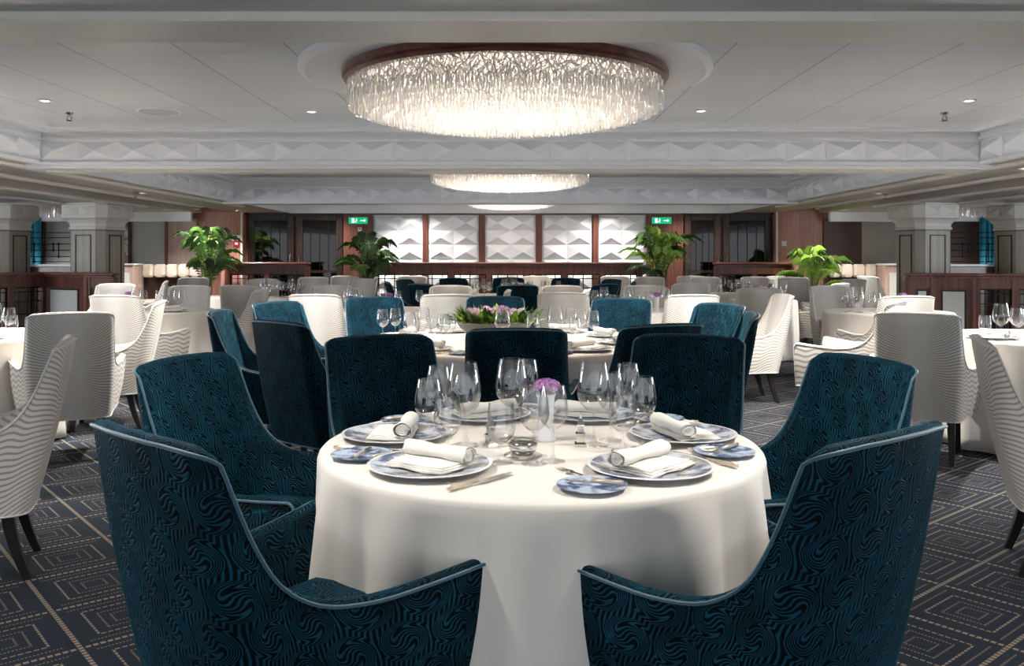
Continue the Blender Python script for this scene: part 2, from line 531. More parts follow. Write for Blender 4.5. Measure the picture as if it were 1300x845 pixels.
# small chandeliers beyond the columns
def make_smallch():
    t = thing('chandelier', 'x', 'chandelier')
    MB().lathe([(.001, 0), (.36, 0), (.36, -.04), (.001, -.04)], 32).obj('rim', M['trimbeige'], t, True, auto=30)
    rnd = random.Random(5)
    for r, z1 in ((.33, .15), (.26, .19), (.17, .21)):
        mb = MB()
        n = int(r * 130)
        for j in range(n):
            a = 2 * PI * j / n
            mb.tube([(r * math.cos(a), r * math.sin(a), -.03), (r * math.cos(a + rnd.uniform(-.03, .03)), r * math.sin(a), -z1)], .009, 5)
        o = mb.obj('crystal_tier', M['crystal'], t); o['kind'] = 'stuff'
    return t
smp = Proto(make_smallch)
smp.place((-7.95, 14.9, ZS + .06), 0, 'small crystal chandelier between the two left columns', 'chandelier', 'small crystal chandeliers by the columns')
smp.place((7.95, 14.9, ZS + .06), 0, 'small crystal chandelier between the two right columns', 'chandelier', 'small crystal chandeliers by the columns')

# ------------------------------------------------------------------ ceiling fixtures
def make_down():
    t = thing('downlight', 'x', 'downlight')
    MB().lathe([(.032, 0), (.05, 0), (.05, -.006), (.034, -.009), (.030, -.004)], 20).obj('bezel', M['white_gloss'], t, True)
    MB().lathe([(.001, -.003), (.031, -.003), (.031, -.001), (.001, -.001)], 16).obj('lamp', M['lamp'], t, True)
    return t
dlp = Proto(make_down)
def spot(x, y, z, e, col=(1, .955, .90), ang=120, rad=.05):
    l = bpy.data.lights.new('spot', 'SPOT'); l.energy = e; l.color = col; l.spot_size = R(ang); l.spot_blend = .8; l.shadow_soft_size = rad
    o = bpy.data.objects.new('spot', l); C.objects.link(o); o.location = (x, y, z); return o
DL = [(57, 127, 'far left of the main ceiling'), (395, 141, 'left of the big chandelier'), (890, 140, 'right of the big chandelier'), (1230, 127, 'far right of the main ceiling')]
for px, py, lb in DL:
    d = (ZC - H) * F / (VY - py)
    dlp.place((X(px, d), d, ZC - .0005), 0, 'small lit recessed downlight at the ' + lb if 'far' in lb else 'small lit recessed downlight ' + lb, 'downlight', 'recessed ceiling downlights')
    spot(X(px, d), d, ZC - .03, 300)
for (x, y, lb_) in ((-.95, 2.25, 'left of the nearest table'), (1.1, 2.25, 'right of the nearest table'), (-3.0, 2.0, 'over the left foreground aisle'), (3.0, 2.0, 'over the right foreground aisle')):  # out-of-view downlights added to brighten the nearest table top
    dlp.place((x, y, ZS - .001), 0, 'added recessed downlight in the near beam ' + lb_, 'downlight', 'added downlights in the near beam')
    spot(x, y, ZS - .04, 52)
for x in (-3.4, -1.7, 0, 1.7, 3.4):  # row of downlights added to lift the dim back wall
    dlp.place((x, 15.95, ZC - .001), 0, 'added downlight washing the white pyramid wall', 'downlight', 'added downlights washing the back wall')
    spot(x, 15.75, ZC - .03, 110)
dd = [(-6.3, 14.6), (-5.98, 15.3), (-5.3, 14.9), (-4.8, 15.5), (6.3, 14.6), (5.8, 15.3), (5.2, 14.9), (-4.66, 8.0), (4.66, 8.0), (-4.66, 11.2), (4.66, 11.2), (-6.3, 6.0), (6.3, 6.0), (-6.3, 9.5), (6.3, 9.5), (-4.66, 5.0), (4.66, 5.0)]
for x, y in dd:
    sd = 'left' if x < 0 else 'right'
    lb = 'small lit downlight in the low soffit over the far %s seating' % sd if y > 14 else 'small added downlight in the beige side soffit on the %s' % sd  # side soffit downlights are extra, added to light the room
    dlp.place((x, y, ZS - .001), 0, lb, 'downlight', ('downlights over the far %s seating' if y > 14 else 'added downlights in the %s side soffit') % sd)
    spot(x, y, ZS - .04, 120 if y < 14 else 80)
def make_sprinkler():
    t = thing('sprinkler', 'x', 'sprinkler')
    MB().lathe([(.001, 0), (.035, 0), (.03, -.012), (.012, -.016), (.012, -.03), (.001, -.03)], 16).obj('escutcheon', M['chrome'], t, True, auto=40)
    m_ = MB().tube([(-.012, 0, -.028), (-.02, 0, -.045), (-.004, 0, -.062)], .003, 6).tube([(.012, 0, -.028), (.02, 0, -.045), (.004, 0, -.062)], .003, 6)
    m_.obj('yoke', M['iron'], t, True)
    MB().lathe([(.001, -.06), (.022, -.060), (.024, -.064), (.001, -.066)], 12).obj('deflector', M['iron'], t, True)
    return t
spp = Proto(make_sprinkler)
for px, py, z, lb in ((88, 143, ZC, 'dark sprinkler head on the ceiling left of the big chandelier'), (1199, 143, ZC, 'dark sprinkler head on the ceiling right of the big chandelier'), (172, 244, ZS, 'sprinkler head under the left beige soffit'), (1124, 246, ZS, 'sprinkler head under the right beige soffit')):
    d = (z - H) * F / (VY - py)
    spp.place((X(px, d), d, z - .0005), 0, lb, 'sprinkler')
t = thing('ceiling_speaker', 'round grey ceiling speaker grille left of the big chandelier', 'speaker', (X(202, 6.87), 6.87, ZC - .0005))
MB().lathe([(.150, 0), (.168, 0), (.165, -.008), (.150, -.008)], 40).obj('bezel', M['white'], t, True, auto=30)
MB().lathe([(.001, 0), (.151, 0), (.151, -.005), (.001, -.007)], 40).obj('grille', M['greige'], t, True, auto=30)

# ------------------------------------------------------------------ back wall
sc = F / YB
def XB(px): return (px - VX) / sc
# white pyramid panels in mahogany bays
edges = [(474, 537), (544, 608), (616, 680), (688, 751), (760, 820)]
zt, zb = 2.075, .35
for i, (a, b_) in enumerate(edges):
    x0, x1 = XB(a), XB(b_)
    mb = MB().box(((x0 + x1) / 2, YB - .015, (zt + zb) / 2), (x1 - x0, .03, zt - zb))
    hh = .270
    pyramids(mb, (x0, YB - .031, zt - 6 * hh - .02), (1, 0, 0), (0, 0, 1), (0, -1, 0), 2, 6, (x1 - x0) / 2, hh, .10, .004)
    trim(mb, M['white_gloss'])
mb = MB()
px_ = [470.5] + [(edges[i][1] + edges[i + 1][0]) / 2 for i in range(4)] + [823.5]
for p in px_: mb.box((XB(p), YB - .05, 1.06), (.10, .10, 2.1), bev=.01)
mb.box((0, YB - .05, 2.095), (XB(826) - XB(468), .11, .05))
trim(mb, M['mahogany'])
# flanking mahogany walls with the exit signs
for a, b_ in ((437, 469), (825, 866)):
    trim(MB().box(((XB(a) + XB(b_)) / 2, YB - .04, 1.055), (XB(b_) - XB(a), .08, 2.11)), M['mahogany'])
# rosewood wall piers beyond the doors
for a, b_, dp in ((287, 313, .30), (980, 1008, .30)):
    trim(MB().box(((XB(a) + XB(b_)) / 2, YB - dp / 2, 1.055), (XB(b_) - XB(a), dp, 2.11)), M['rosewood'])
    xe = XB(b_ if a < 600 else a)
    trim(MB().box((xe, YB - dp - .005, 1.055), (.03, .04, 2.11)), M['trimbeige'])
trim(MB().box((XB(232), YB - .03, 1.0), (XB(250) - XB(213), .06, 2.0)), M['palewood'])
# glazed dark doors
dn = 0
for a, b_ in ((316, 374), (377, 436), (868, 914), (917, 978)):
    dn += 1
    x0, x1 = XB(a), XB(b_); wd = x1 - x0; cx = (x0 + x1) / 2
    d_ = link('door_%d' % dn, None, None, (cx, YB, 0)); d_['kind'] = 'structure'
    fr = MB()
    for s in (-1, 1): fr.box((s * (wd / 2 - .06), -.05, 1.03), (.12, .08, 2.06), bev=.01)
    fr.box((0, -.05, 2.02), (wd - .24, .08, .09)); fr.box((0, -.05, .14), (wd - .24, .08, .28)); fr.box((0, -.05, 1.02), (wd - .24, .05, .05))
    fr.obj('door_frame', M['darkwood'], d_)
    MB().box((0, -.012, 1.03), (wd - .2, .02, 1.9)).obj('door_backing', M['darkwall'], d_)
    MB().box((0, -.045, 1.03), (wd - .22, .008, 1.86)).obj('door_pane', M['pane'], d_)
    bars = MB()
    for k in (-.25, 0, .25): bars.box((k * (wd - .2), -.052, 1.5), (.012, .01, .98))
    bars.obj('glazing_bar', M['iron'], d_)
    hs = 1 if a in (316, 868) else -1
    MB().tube([(hs * (wd / 2 - .06), -.10, .95), (hs * (wd / 2 - .06), -.13, .98), (hs * (wd / 2 - .06), -.13, 1.32), (hs * (wd / 2 - .06), -.10, 1.35)], .012, 8).obj('door_handle', M['chrome'], d_, True)
for a, b_ in ((313, 438), (865, 980)):
    trim(MB().box(((XB(a) + XB(b_)) / 2, YB - .06, 2.09), (XB(b_) - XB(a), .12, .04)), M['darkwood'])

def exit_sign(px, flip, lb):
    d = YB - .1
    t = thing('exit_sign', lb, 'exit sign', (X(px, d), d, 1.965))
    MB().box((0, .01, 0), (.36, .02, .12), bev=.004).obj('sign_board', M['green'], t)
    s = -1 if flip else 1
    g = MB()
    # running man, arrow and doorway
    g.box((-.10 * s, -.003, 0), (.045, .006, .085)); 
    g.obj('doorway_symbol', M['sign_white'], t)
    man = MB().sphere((-.035 * s, -.003, .03), .010, 8, 6)
    man.tube([(-.035 * s, -.004, .018), (-.045 * s, -.004, -.008)], .007, 6)
    man.tube([(-.045 * s, -.004, -.008), (-.03 * s, -.004, -.024), (-.036 * s, -.004, -.042)], .005, 6)
    man.tube([(-.045 * s, -.004, -.008), (-.062 * s, -.004, -.022), (-.07 * s, -.004, -.036)], .005, 6)
    man.tube([(-.036 * s, -.004, .014), (-.018 * s, -.004, .004)], .004, 6)
    man.obj('running_figure_symbol', M['sign_white'], t)
    ar = MB().box((.07 * s, -.003, 0), (.07, .005, .014))
    ar.add([(s * .105, -.006, .03), (s * .14, -.006, 0), (s * .105, -.006, -.03), (s * .105, -.001, .03), (s * .14, -.001, 0), (s * .105, -.001, -.03)], [(0, 1, 2), (5, 4, 3), (0, 3, 4, 1), (1, 4, 5, 2), (2, 5, 3, 0)])
    ar.obj('arrow_symbol', M['sign_white'], t)
exit_sign(455, False, 'green exit sign on the mahogany wall left of the white panels')
exit_sign(840, False, 'green exit sign on the mahogany wall right of the white panels')
def plate_on_wall(name, px, py, w_, h_, mat, lb, cat, d=YB - .08, th=.02):
    z = H + (VY - py) * d / F
    t = thing(name, lb, cat, (X(px, d), d, z))
    MB().box((0, -th / 2, 0), (w_, th, h_), bev=.004).obj('housing', mat, t)
    return t
t = plate_on_wall('wall_thermostat', 457, 291, .07, .07, M['plaster'], 'small beige thermostat on the mahogany wall below the left exit sign', 'thermostat')
MB().box((0, -.023, .01), (.04, .006, .02)).obj('display', M['darkwall'], t)
t = plate_on_wall('wall_notice', 300, 302, .15, .10, M['white'], 'small white notice plate on the rosewood pier by the left palm', 'sign', YB - .30)
t = plate_on_wall('fire_alarm', 301, 309, .12, .09, M['red'], 'red fire alarm call point under the white notice plate', 'fire alarm', YB - .30, .04)
MB().box((0, -.043, 0), (.05, .006, .04)).obj('break_glass', M['white'], t)
t = plate_on_wall('wall_sensor', 995, 309, .09, .09, M['plaster'], 'small round pale sensor on the rosewood pier beside the right palm', 'sensor', YB - .30)

# side seating areas on the back wall
trim(MB().box(((XB(60) + XB(210)) / 2, YB - .02, 1.0), (XB(210) - XB(60), .04, 2.0)), M['fabric_wall'])
trim(MB().box((XB(213), YB - .04, 1.0), (.06, .08, 2.02)), M['mahogany'])
trim(MB().box(((XB(1045) + XB(1093)) / 2, YB - .02, 1.0), (XB(1093) - XB(1045), .04, 2.0)), M['brown_slat'])
trim(MB().box(((XB(1093) + XB(1142)) / 2, YB - .02, 1.0), (XB(1142) - XB(1093), .04, 2.0)), M['taupe_panel'])
trim(MB().box(((XB(1200) + XB(1262)) / 2, YB - .02, 1.0), (XB(1262) - XB(1142), .04, 2.0)), M['brown_slat'])
trim(MB().box((XB(46), YB - .05, 1.0), (XB(56) - XB(38), .10, 2.0)), M['darkwall'])
t = thing('framed_artwork', 'tall gold floral artwork in a dark frame beside the left column', 'picture', (XB(158), YB - .05, 1.45))
MB().box((0, -.012, 0), (.22, .02, .9)).obj('picture_panel', M['gold_art'], t)
fr = MB()
for s in (-1, 1): fr.box((s * .13, -.02, 0), (.05, .05, 1.0), bev=.005); fr.box((0, -.02, s * .475), (.21, .05, .05))
fr.obj('frame', M['inlay'], t)

def curtain_obj(px, d, w_, lb):
    x = X(px, d); mb = MB(); n = 60
    rings = []
    for z in (.02, .7, 1.3, 2.05):
        r = [(-w_ / 2 + w_ * i / n, .05 * math.sin(i / n * PI * 11), z) for i in range(n + 1)]
        rings.append(r + [(p[0], p[1] + .012, p[2]) for p in reversed(r)])
    mb.loft(rings, True)
    tag(mb.obj('curtain', M['curtain'], None, True, (x, d, 0), auto=60), lb, 'curtain')
curtain_obj(30, 16.1, .62, 'teal gathered curtain behind the metal screen at far left')
curtain_obj(1262, 16.1, .5, 'dark teal gathered curtain behind the metal screen at far right')

def banquette(x0, x1, d, lb, n):
    cx = (x0 + x1) / 2; L = x1 - x0
    t = thing('banquette', lb, 'banquette', (cx, d, 0))
    MB().box((0, -.02, .50), (L, .14, .98), bev=.01).obj('back_frame', M['darkwood'], t)
    MB().box((0, -.35, .22), (L, .60, .40), bev=.02).obj('base', M['darkwood'], t)
    for k in range(n):
        w_ = L / n
        MB().box((-L / 2 + w_ * (k + .5), -.12, 1.04), (w_ - .012, .18, .24), bev=.04).obj('head_cushion', M['cream_leather'], t, True, auto=35)
    MB().box((0, -.36, .46), (L - .02, .56, .12), bev=.04).obj('seat_cushion', M['seat_cream'], t, True, auto=35)
banquette(XB(188), XB(262), YB - .12, 'cream topped dark banquette along the left back wall behind a palm', 5)
banquette(XB(1046), XB(1106), YB - .12, 'cream topped banquette along the right back wall beyond a palm', 4)
for px, lb, mt in ((163.5, 'pale wood pedestal cabinet at the end of the left banquette', 'palewood'), (1130, 'pale wood pedestal cabinet at the end of the right banquette', 'palewood')):
    t = thing('pedestal_cabinet', lb, 'cabinet', (X(px, YB - .5), YB - .5, 0))
    MB().box((0, 0, .57), (.32, .4, 1.14), bev=.01).obj('body', M[mt], t)
    MB().box((0, 0, 1.155), (.36, .44, .03), bev=.008).obj('top', M['white'], t)
    MB().box((0, -.205, .78), (.2, .012, .46), bev=.004).obj('door', M['marble'], t)

for _s in (-1, 1):
    trim(MB().box((_s * 8.1, YB - .25, 2.06), (4.5, .10, .24), bev=.01), M['white_gloss'])
    spot(_s * 7.9, 15.3, 2.12, 120)
# ------------------------------------------------------------------ columns
def make_column():
    t = thing('column', 'x', 'column')
    def ring(h, c, z): return [(-h + c, -h, z), (h - c, -h, z), (h, -h + c, z), (h, h - c, z), (h - c, h, z), (-h + c, h, z), (-h, h - c, z), (-h, -h + c, z)]
    MB().loft([ring(.31, .1, 0), ring(.31, .1, 1.72)], True).obj('shaft', M['taupe'], t)
    cap = MB().loft([ring(.315, .10, 1.70), ring(.33, .10, 1.715), ring(.33, .10, 1.735), ring(.315, .1, 1.75), ring(.325, .1, 1.80), ring(.36, .11, 1.85), ring(.405, .12, 1.88), ring(.405, .12, 2.07), ring(.385, .12, 2.085), ring(.385, .12, 2.105)], True)
    pyr = MB()
    for a in range(4):
        ca, sa = math.cos(a * PI / 2), math.sin(a * PI / 2)
        rot = lambda x, y, z: (x * ca - y * sa, x * sa + y * ca, z)
        for k in (-1, 1):
            c0 = k * .14
            p = [rot(c0 - .13, -.407, 1.90), rot(c0 + .13, -.407, 1.90), rot(c0 + .13, -.407, 2.05), rot(c0 - .13, -.407, 2.05), rot(c0 + .04, -.44, 1.975)]
            cap.add(p, [(0, 1, 4), (1, 2, 4), (2, 3, 4), (3, 0, 4)])
    cap.obj('capital', M['plaster'], t)
    MB().loft([ring(.318, .1, 1.69), ring(.318, .1, 1.70)], True).obj('neck_inlay', M['inlay'], t)
    for a in range(4):
        ca, sa = math.cos(a * PI / 2), math.sin(a * PI / 2)
        mb = MB()
        def bx(x, z, w_, h_):
            vs_ = [(x - w_ / 2, -.318, z - h_ / 2), (x + w_ / 2, -.318, z - h_ / 2), (x + w_ / 2, -.318, z + h_ / 2), (x - w_ / 2, -.318, z + h_ / 2)]
            vs_ += [(p[0], -.308, p[2]) for p in vs_]
            mb.add([(p[0] * ca - p[1] * sa, p[0] * sa + p[1] * ca, p[2]) for p in vs_], [(0, 1, 2, 3), (7, 6, 5, 4), (0, 4, 5, 1), (1, 5, 6, 2), (2, 6, 7, 3), (3, 7, 4, 0)])
        bx(-.13, .9, .018, 1.46); bx(.13, .9, .018, 1.46); bx(0, 1.62, .26, .018); bx(0, .18, .26, .018)
        mb.obj('inlay_frame', M['inlay'], t)
    return t
colp = Proto(make_column)
colp.place((X(124, 13.45), 13.45, 0), R(-14), 'taupe panelled column with cream capital nearest the centre on the left', 'column')
colp.place((X(1172, 13.45), 13.45, 0), R(14), 'taupe panelled column with cream capital nearest the centre on the right', 'column')
colp.place((X(4, 13.7), 13.7, 0), R(-14), 'taupe panelled column cut by the left edge of the view', 'column')
colp.place((X(1297, 13.7), 13.7, 0), R(14), 'taupe panelled column cut by the right edge of the view', 'column')

def metal_screen(x0, x1, d, sgn, lb):
    cx = (x0 + x1) / 2; L = abs(x1 - x0)
    t = thing('metal_screen', lb, 'screen', (cx, d, 0))
    fr = MB()
    rnd = random.Random(2)
    for z in (1.22, 1.30, 1.40, 1.50, 1.60, 1.68):
        MB().tube([(-L / 2, 0, z), (L / 2, 0, z)], .007, 6).obj('rail', M['iron'], t, True)
    for u, za, zb_ in ((-.42, 1.22, 1.6), (-.30, 1.3, 1.68), (-.2, 1.22, 1.5), (.08, 1.4, 1.5), (.16, 1.3, 1.5), (.36, 1.22, 1.6), (-.05, 1.5, 1.68)):
        u *= sgn
        mb = MB().tube([(u * L, -.005, za), (u * L, -.005, zb_)], .009, 6)
        mb.sphere((u * L, -.008, za), .02, 8, 6).sphere((u * L, -.008, zb_), .02, 8, 6)
        mb.obj('bar', M['iron'], t, True)
    MB().box((0, 0, 1.165), (L, .25, .035), bev=.005).obj('ledge', M['white_gloss'], t)
    MB().box((0, .0, .57), (L, .18, 1.14)).obj('base_wall', M['mahogany'], t)
metal_screen(X(18, 13.95), X(104, 13.95), 13.95, 1, 'black metal rod screen on a white ledge between the left columns')
metal_screen(X(1190, 13.95), X(1283, 13.95), 13.95, -1, 'black metal rod screen on a white ledge between the right columns')

# ------------------------------------------------------------------ low partitions
def partition(pts, kinds, zt, lb, woodm, group=None, zrail=.05):
    c = Vector((sum(p[0] for p in pts) / len(pts), sum(p[1] for p in pts) / len(pts), 0))
    t = thing('low_partition', lb, 'partition', c, 0, group)
    rail = MB()
    for (a, b_), kd in zip(zip(pts, pts[1:]), kinds):
        a = Vector((a[0], a[1], 0)) - c; b2 = Vector((b_[0], b_[1], 0)) - c
        L = (b2 - a).length; rz = math.atan2(b2.y - a.y, b2.x - a.x); mid = (a + b2) / 2
        nrm = Vector((math.sin(rz), -math.cos(rz), 0))
        def B(mb, u, z, w_, h_, dep, off=0):   # u along, centre
            p = mid + Vector((math.cos(rz), math.sin(rz), 0)) * u + nrm * off
            mb.box((p.x, p.y, z), (w_, dep, h_), rz)
        rail.box((mid.x, mid.y, zt - .02), (L + .10, .24, .04), rz, .01)
        rail.box((mid.x, mid.y, zt - .055), (L + .04, .17, .03), rz, .005)
        n = max(1, kd[1]); W = L / n
        fr = MB()
        h0 = zt - .07
        for k in range(n + 1): B(fr, -L / 2 + W * k, h0 / 2, .09, h0, .13)
        B(fr, 0, h0 - .07, L, .14, .11); B(fr, 0, .08, L, .16, .11)
        fr.obj('frame', M[woodm], t)
        for k in range(n):
            u = -L / 2 + W * (k + .5); iw = W - .09; ih = h0 - .30; zc = .16 + ih / 2
            ty = kd[0]
            if ty == 'solid':
                p = MB(); B(p, u, zc, iw, ih, .07); pn_ = p.obj('panel', M[woodm], t)
                p = MB(); B(p, u, zc, iw * .72, ih * .94, .012, .037); p.obj('panel_inlay', M['inlay'], pn_)
                p = MB(); B(p, u, zc, iw * .72 - .05, ih * .94 - .05, .012, .043); p.obj('inset', M['marble'], pn_)
            else:
                g = MB()
                B(g, u, zc, .018, ih, .02)
                for q in (.3, -.3): B(g, u + q * iw, zc, .014, ih, .02)
                for q in (-.3, -.05, .2, .4): B(g, u, zc + q * ih, iw, .014, .02)
                B(g, u - iw / 2 + .01, zc, .02, ih, .03); B(g, u + iw / 2 - .01, zc, .02, ih, .03); B(g, u, zc + ih / 2 - .01, iw, .02, .03)
                g.obj('metal_grille', M['iron'], t)
    rail.obj('top_rail', M['mahogany_rail'], t)
def P(px, d): return (X(px, d), d)
partition([P(-90, 11.6), P(57, 13.0), P(113, 12.55), P(143, 12.55)], [('open', 3), ('solid', 1), ('solid', 1)], 1.075, 'angled dark mahogany partition with top rail in front of the left column', 'mahogany')
partition([P(1155, 12.55), P(1184, 12.5), P(1238, 12.25), P(1390, 11.9)], [('solid', 1), ('solid', 1), ('open', 3)], 1.07, 'angled red mahogany partition with top rail in front of the right column', 'mahogany')
PD = 15.85
partition([P(477, PD), P(812, PD)], [('open', 7)], 1.195, 'long mahogany partition with metal grilles below the white pyramid panels', 'mahogany')
partition([P(290, PD), P(390, PD)], [('open', 2)], 1.195, 'short mahogany partition in front of the left glazed doors', 'mahogany')
partition([P(910, PD), P(1004, PD)], [('open', 2)], 1.195, 'short mahogany partition in front of the right glazed doors', 'mahogany')

# ------------------------------------------------------------------ chairs
ARM = [(-.215, -.362, .938), (-.195, -.345, .895), (-.170, -.312, .81), (-.140, -.282, .745), (-.105, -.248, .69), (-.060, -.200, .645), (0, -.13, .612), (.07, -.02, .598), (.14, .10, .604), (.225, .215, .616), (.285, .285, .624), (.300, .300, .614), (.306, .306, .585)]
def chair_shell():
    st = []   # (base, top) stations, right side front -> rear, then back, then mirrored
    half = []
    fine = []
    for i in range(len(ARM) - 1):
        p0, p1, p2, p3 = ARM[max(i - 1, 0)], ARM[i], ARM[i + 1], ARM[min(i + 2, len(ARM) - 1)]
        for q in ((0, .33, .67) if i < 10 else (0,)):
            fine.append(tuple(.5 * ((2 * b1) + (-a1 + c1) * q + (2 * a1 - 5 * b1 + 4 * c1 - d1) * q * q + (-a1 + 3 * b1 - 3 * c1 + d1) * q ** 3) for a1, b1, c1, d1 in zip(p0, p1, p2, p3)))
    fine.append(ARM[-1])
    for i, (yb, yt, zt_) in reversed(list(enumerate(fine))):
        t = (yt + .38) / .645
        half.append((Vector((.238 + .075 * t, yb, .27)), Vector(((.244 + .112 * t ** 1.3), yt, zt_))))
    # rounded rear corner
    rc = .055
    for k in range(1, 6):
        a = k / 5 * PI / 2
        bx_ = .238 - rc + rc * math.cos(a); by_ = -.215 - rc * math.sin(a)
        tx_ = .244 - rc + rc * math.cos(a); ty_ = -.365 - rc * math.sin(a) * .8
        half.append((Vector((bx_, by_, .27)), Vector((tx_, ty_, .938 + .026 * math.sin(a) ** .7))))
    for k in (1, 2, 3):
        f = 1 - k / 3.5
        half.append((Vector(((.238 - rc) * f, -.215 - rc - .012 * (1 - f * f), .27)), Vector(((.244 - rc) * f, -.365 - rc * .8 - .022 * (1 - f * f), .967 + .004 * (1 - f)))))
    mir = [(Vector((-a.x, a.y, a.z)), Vector((-b_.x, b_.y, b_.z))) for a, b_ in reversed(half)]
    st = half + mir
    n = len(st)
    # plan normals (outward) and arclengths
    mid = [(a + b_) / 2 for a, b_ in st]
    arc = [0]
    for i in range(1, n): arc.append(arc[-1] + (Vector((mid[i].x, mid[i].y)) - Vector((mid[i - 1].x, mid[i - 1].y))).length)
    tot = arc[-1]
    mb = MB(); uv = []
    rings = []; rim = []
    NO, NI = 12, 9
    for i, (a, b_) in enumerate(st):
        t = (mid[min(i + 1, n - 1)] - mid[max(i - 1, 0)]); t.z = 0; t.normalize()
        nr = Vector((t.y, -t.x, 0))
        if nr.dot(Vector((mid[i].x, mid[i].y + .0, 0))) < 0: nr = -nr
        edge = min(i, n - 1 - i)
        th = .062 if edge > 1 else (.055, .060)[edge]
        h = b_.z - a.z; tt_ = .036; rr = tt_ / 2
        ring = []
        ring.append((a - nr * 0.0, .27))
        for k in range(1, NO):
            f = k / (NO - 1) * (1 - rr / h)
            p = a.lerp(b_, f) + nr * (.012 * math.sin(PI * f))
            ring.append((p, p.z))
        top = a.lerp(b_, 1 - rr / h)
        up = (b_ - a).normalized()
        for k in range(1, 6):
            an = k / 6 * PI
            p = top - nr * rr + nr * rr * math.cos(an) + up * rr * math.sin(an)
            ring.append((p, b_.z + .02 * k))
        for k in range(NI):
            f = (1 - rr / h) * (1 - k / (NI - 1)) + .18 * (k / (NI - 1))
            g_ = min(1, (1 - f) * 1.6); g_ = g_ * g_ * (3 - 2 * g_)
            p = a.lerp(b_, f) - nr * (tt_ + (th - tt_) * g_)
            ring.append((p, p.z + .35))
        ring.append((a - nr * th, .62))
        rings.append([p for p, _ in ring]); uv += [(arc[i] - tot / 2, v) for _, v in ring]
        rim.append(top + nr * .003 + up * rr * .35)
    mb.loft(rings, True, True)
    me = mb.mesh('backrest', True, uv)
    me.set_sharp_from_angle(angle=R(50))
    # piping runs up the front edge of each arm, along the top and down the other side, then round the bottom hem
    def hem(i): return st[i][0] + Vector((0, 0, 0))
    fr0 = [st[0][0] + (rim[0] - st[0][0]) * k for k in (0, .33, .66)]
    fr1 = [st[-1][0] + (rim[-1] - st[-1][0]) * k for k in (.66, .33, 0)]
    pm = MB().tube(fr0 + rim + fr1, .0042, 6)
    pm.tube([s_[0] + Vector((0, 0, .004)) for s_ in st], .0042, 6)
    return me, pm.mesh('piping', True)
SHELL, PIPE = chair_shell()
def seat_mesh():
    def ring(z, ins):
        pts = []
        for (x, y) in ((-.185, -.215), (.185, -.215), (.222, .235), (-.222, .235)):
            pts.append((x - math.copysign(ins, x), y - math.copysign(ins, y)))
        out = []
        m = len(pts)
        for i in range(m):
            p = Vector(pts[i]); q0 = Vector(pts[i - 1]); q1 = Vector(pts[(i + 1) % m]); r = .035
            a = p + (q0 - p).normalized() * r; b_ = p + (q1 - p).normalized() * r
            for k in range(4):
                f = k / 3; out.append((*((a * (1 - f) + p * f).lerp(p * (1 - f) + b_ * f, f)), z))
        return out
    mb = MB().loft([ring(.275, .006), ring(.28, 0), ring(.38, 0), ring(.385, .006), ring(.392, .006), ring(.398, -.002), ring(.43, -.004), ring(.455, .004), ring(.468, .03), ring(.474, .08)], True)
    return mb.mesh('seat', True, [(v[0], v[1] + v[2] + 1.1) for v in mb.v])
SEAT = seat_mesh(); SEAT.set_sharp_from_angle(angle=R(50))
def leg_mesh(rear):
    mb = MB(); rings = []
    for k in range(7):
        f = k / 6
        z = .30 * (1 - f)
        s_ = .024 - .009 * f
        bend = (-.075 * f ** 1.6 if rear else .012 * f)
        out = .012 * f
        rings.append([(out + dx * s_, bend + dy * s_, z) for dx, dy in ((-1, -1), (1, -1), (1, 1), (-1, 1))])
    mb.loft(list(reversed(rings)), True)
    return mb.mesh('leg', False)
LEGF, LEGR = leg_mesh(False), leg_mesh(True)
def with_mat(me, mat):
    m_ = me.copy(); m_.materials.clear(); m_.materials.append(mat); return m_
LEGF.materials.append(M['leg']); LEGR.materials.append(M['leg'])
def chair_maker(kind):
    fab, pip, seatm = (M['velvet'], M['piping_teal'], M['velvet']) if kind == 'blue' else (M['ripple'], M['piping_cream'], M['seat_cream'])
    sh, pi_, se = with_mat(SHELL, fab), with_mat(PIPE, pip), with_mat(SEAT, seatm)
    def make():
        t = thing('dining_armchair', 'x', 'chair')
        link('backrest', sh, t); link('seat', se, t); link('piping', pi_, t)
        for x in (-.19, .19):
            o = link('leg', LEGF, t, (x, .19, 0)); o.scale = (1 if x > 0 else -1, 1, 1)
            o = link('leg', LEGR, t, (x * .95, -.19, 0)); o.scale = (1 if x > 0 else -1, 1, 1)
        return t
    return Proto(make)
BLUE, CREAM = chair_maker('blue'), chair_maker('cream')
def chair(proto, x, d, head, label, group=None):
    """x,d = middle of the top of the back; head = direction the sitter looks"""
    a = R(head)
    return proto.place((x + .40 * math.cos(a), d + .40 * math.sin(a), 0), a - PI / 2, label, 'chair', group)
G1 = 'teal velvet armchairs round the nearest table'
BCH = [
 (-.755, 1.79, 48, 'large teal velvet armchair in the near left foreground seen from behind'),
 (.77, 1.78, 128, 'large teal velvet armchair in the near right foreground seen from behind'),
 (-1.15, 3.09, -20, 'teal velvet armchair at the left side of the nearest table'),
 (1.24, 3.07, 200, 'dark teal velvet armchair at the right side of the nearest table'),
 (-.59, 3.92, -62, 'teal velvet armchair behind the nearest table on its left'),
 (.80, 3.93, 244, 'dark teal velvet armchair behind the nearest table on its right'),
]
for c in BCH: chair(BLUE, *c, group=G1)
G2 = 'teal velvet armchairs round the flower bowl table'
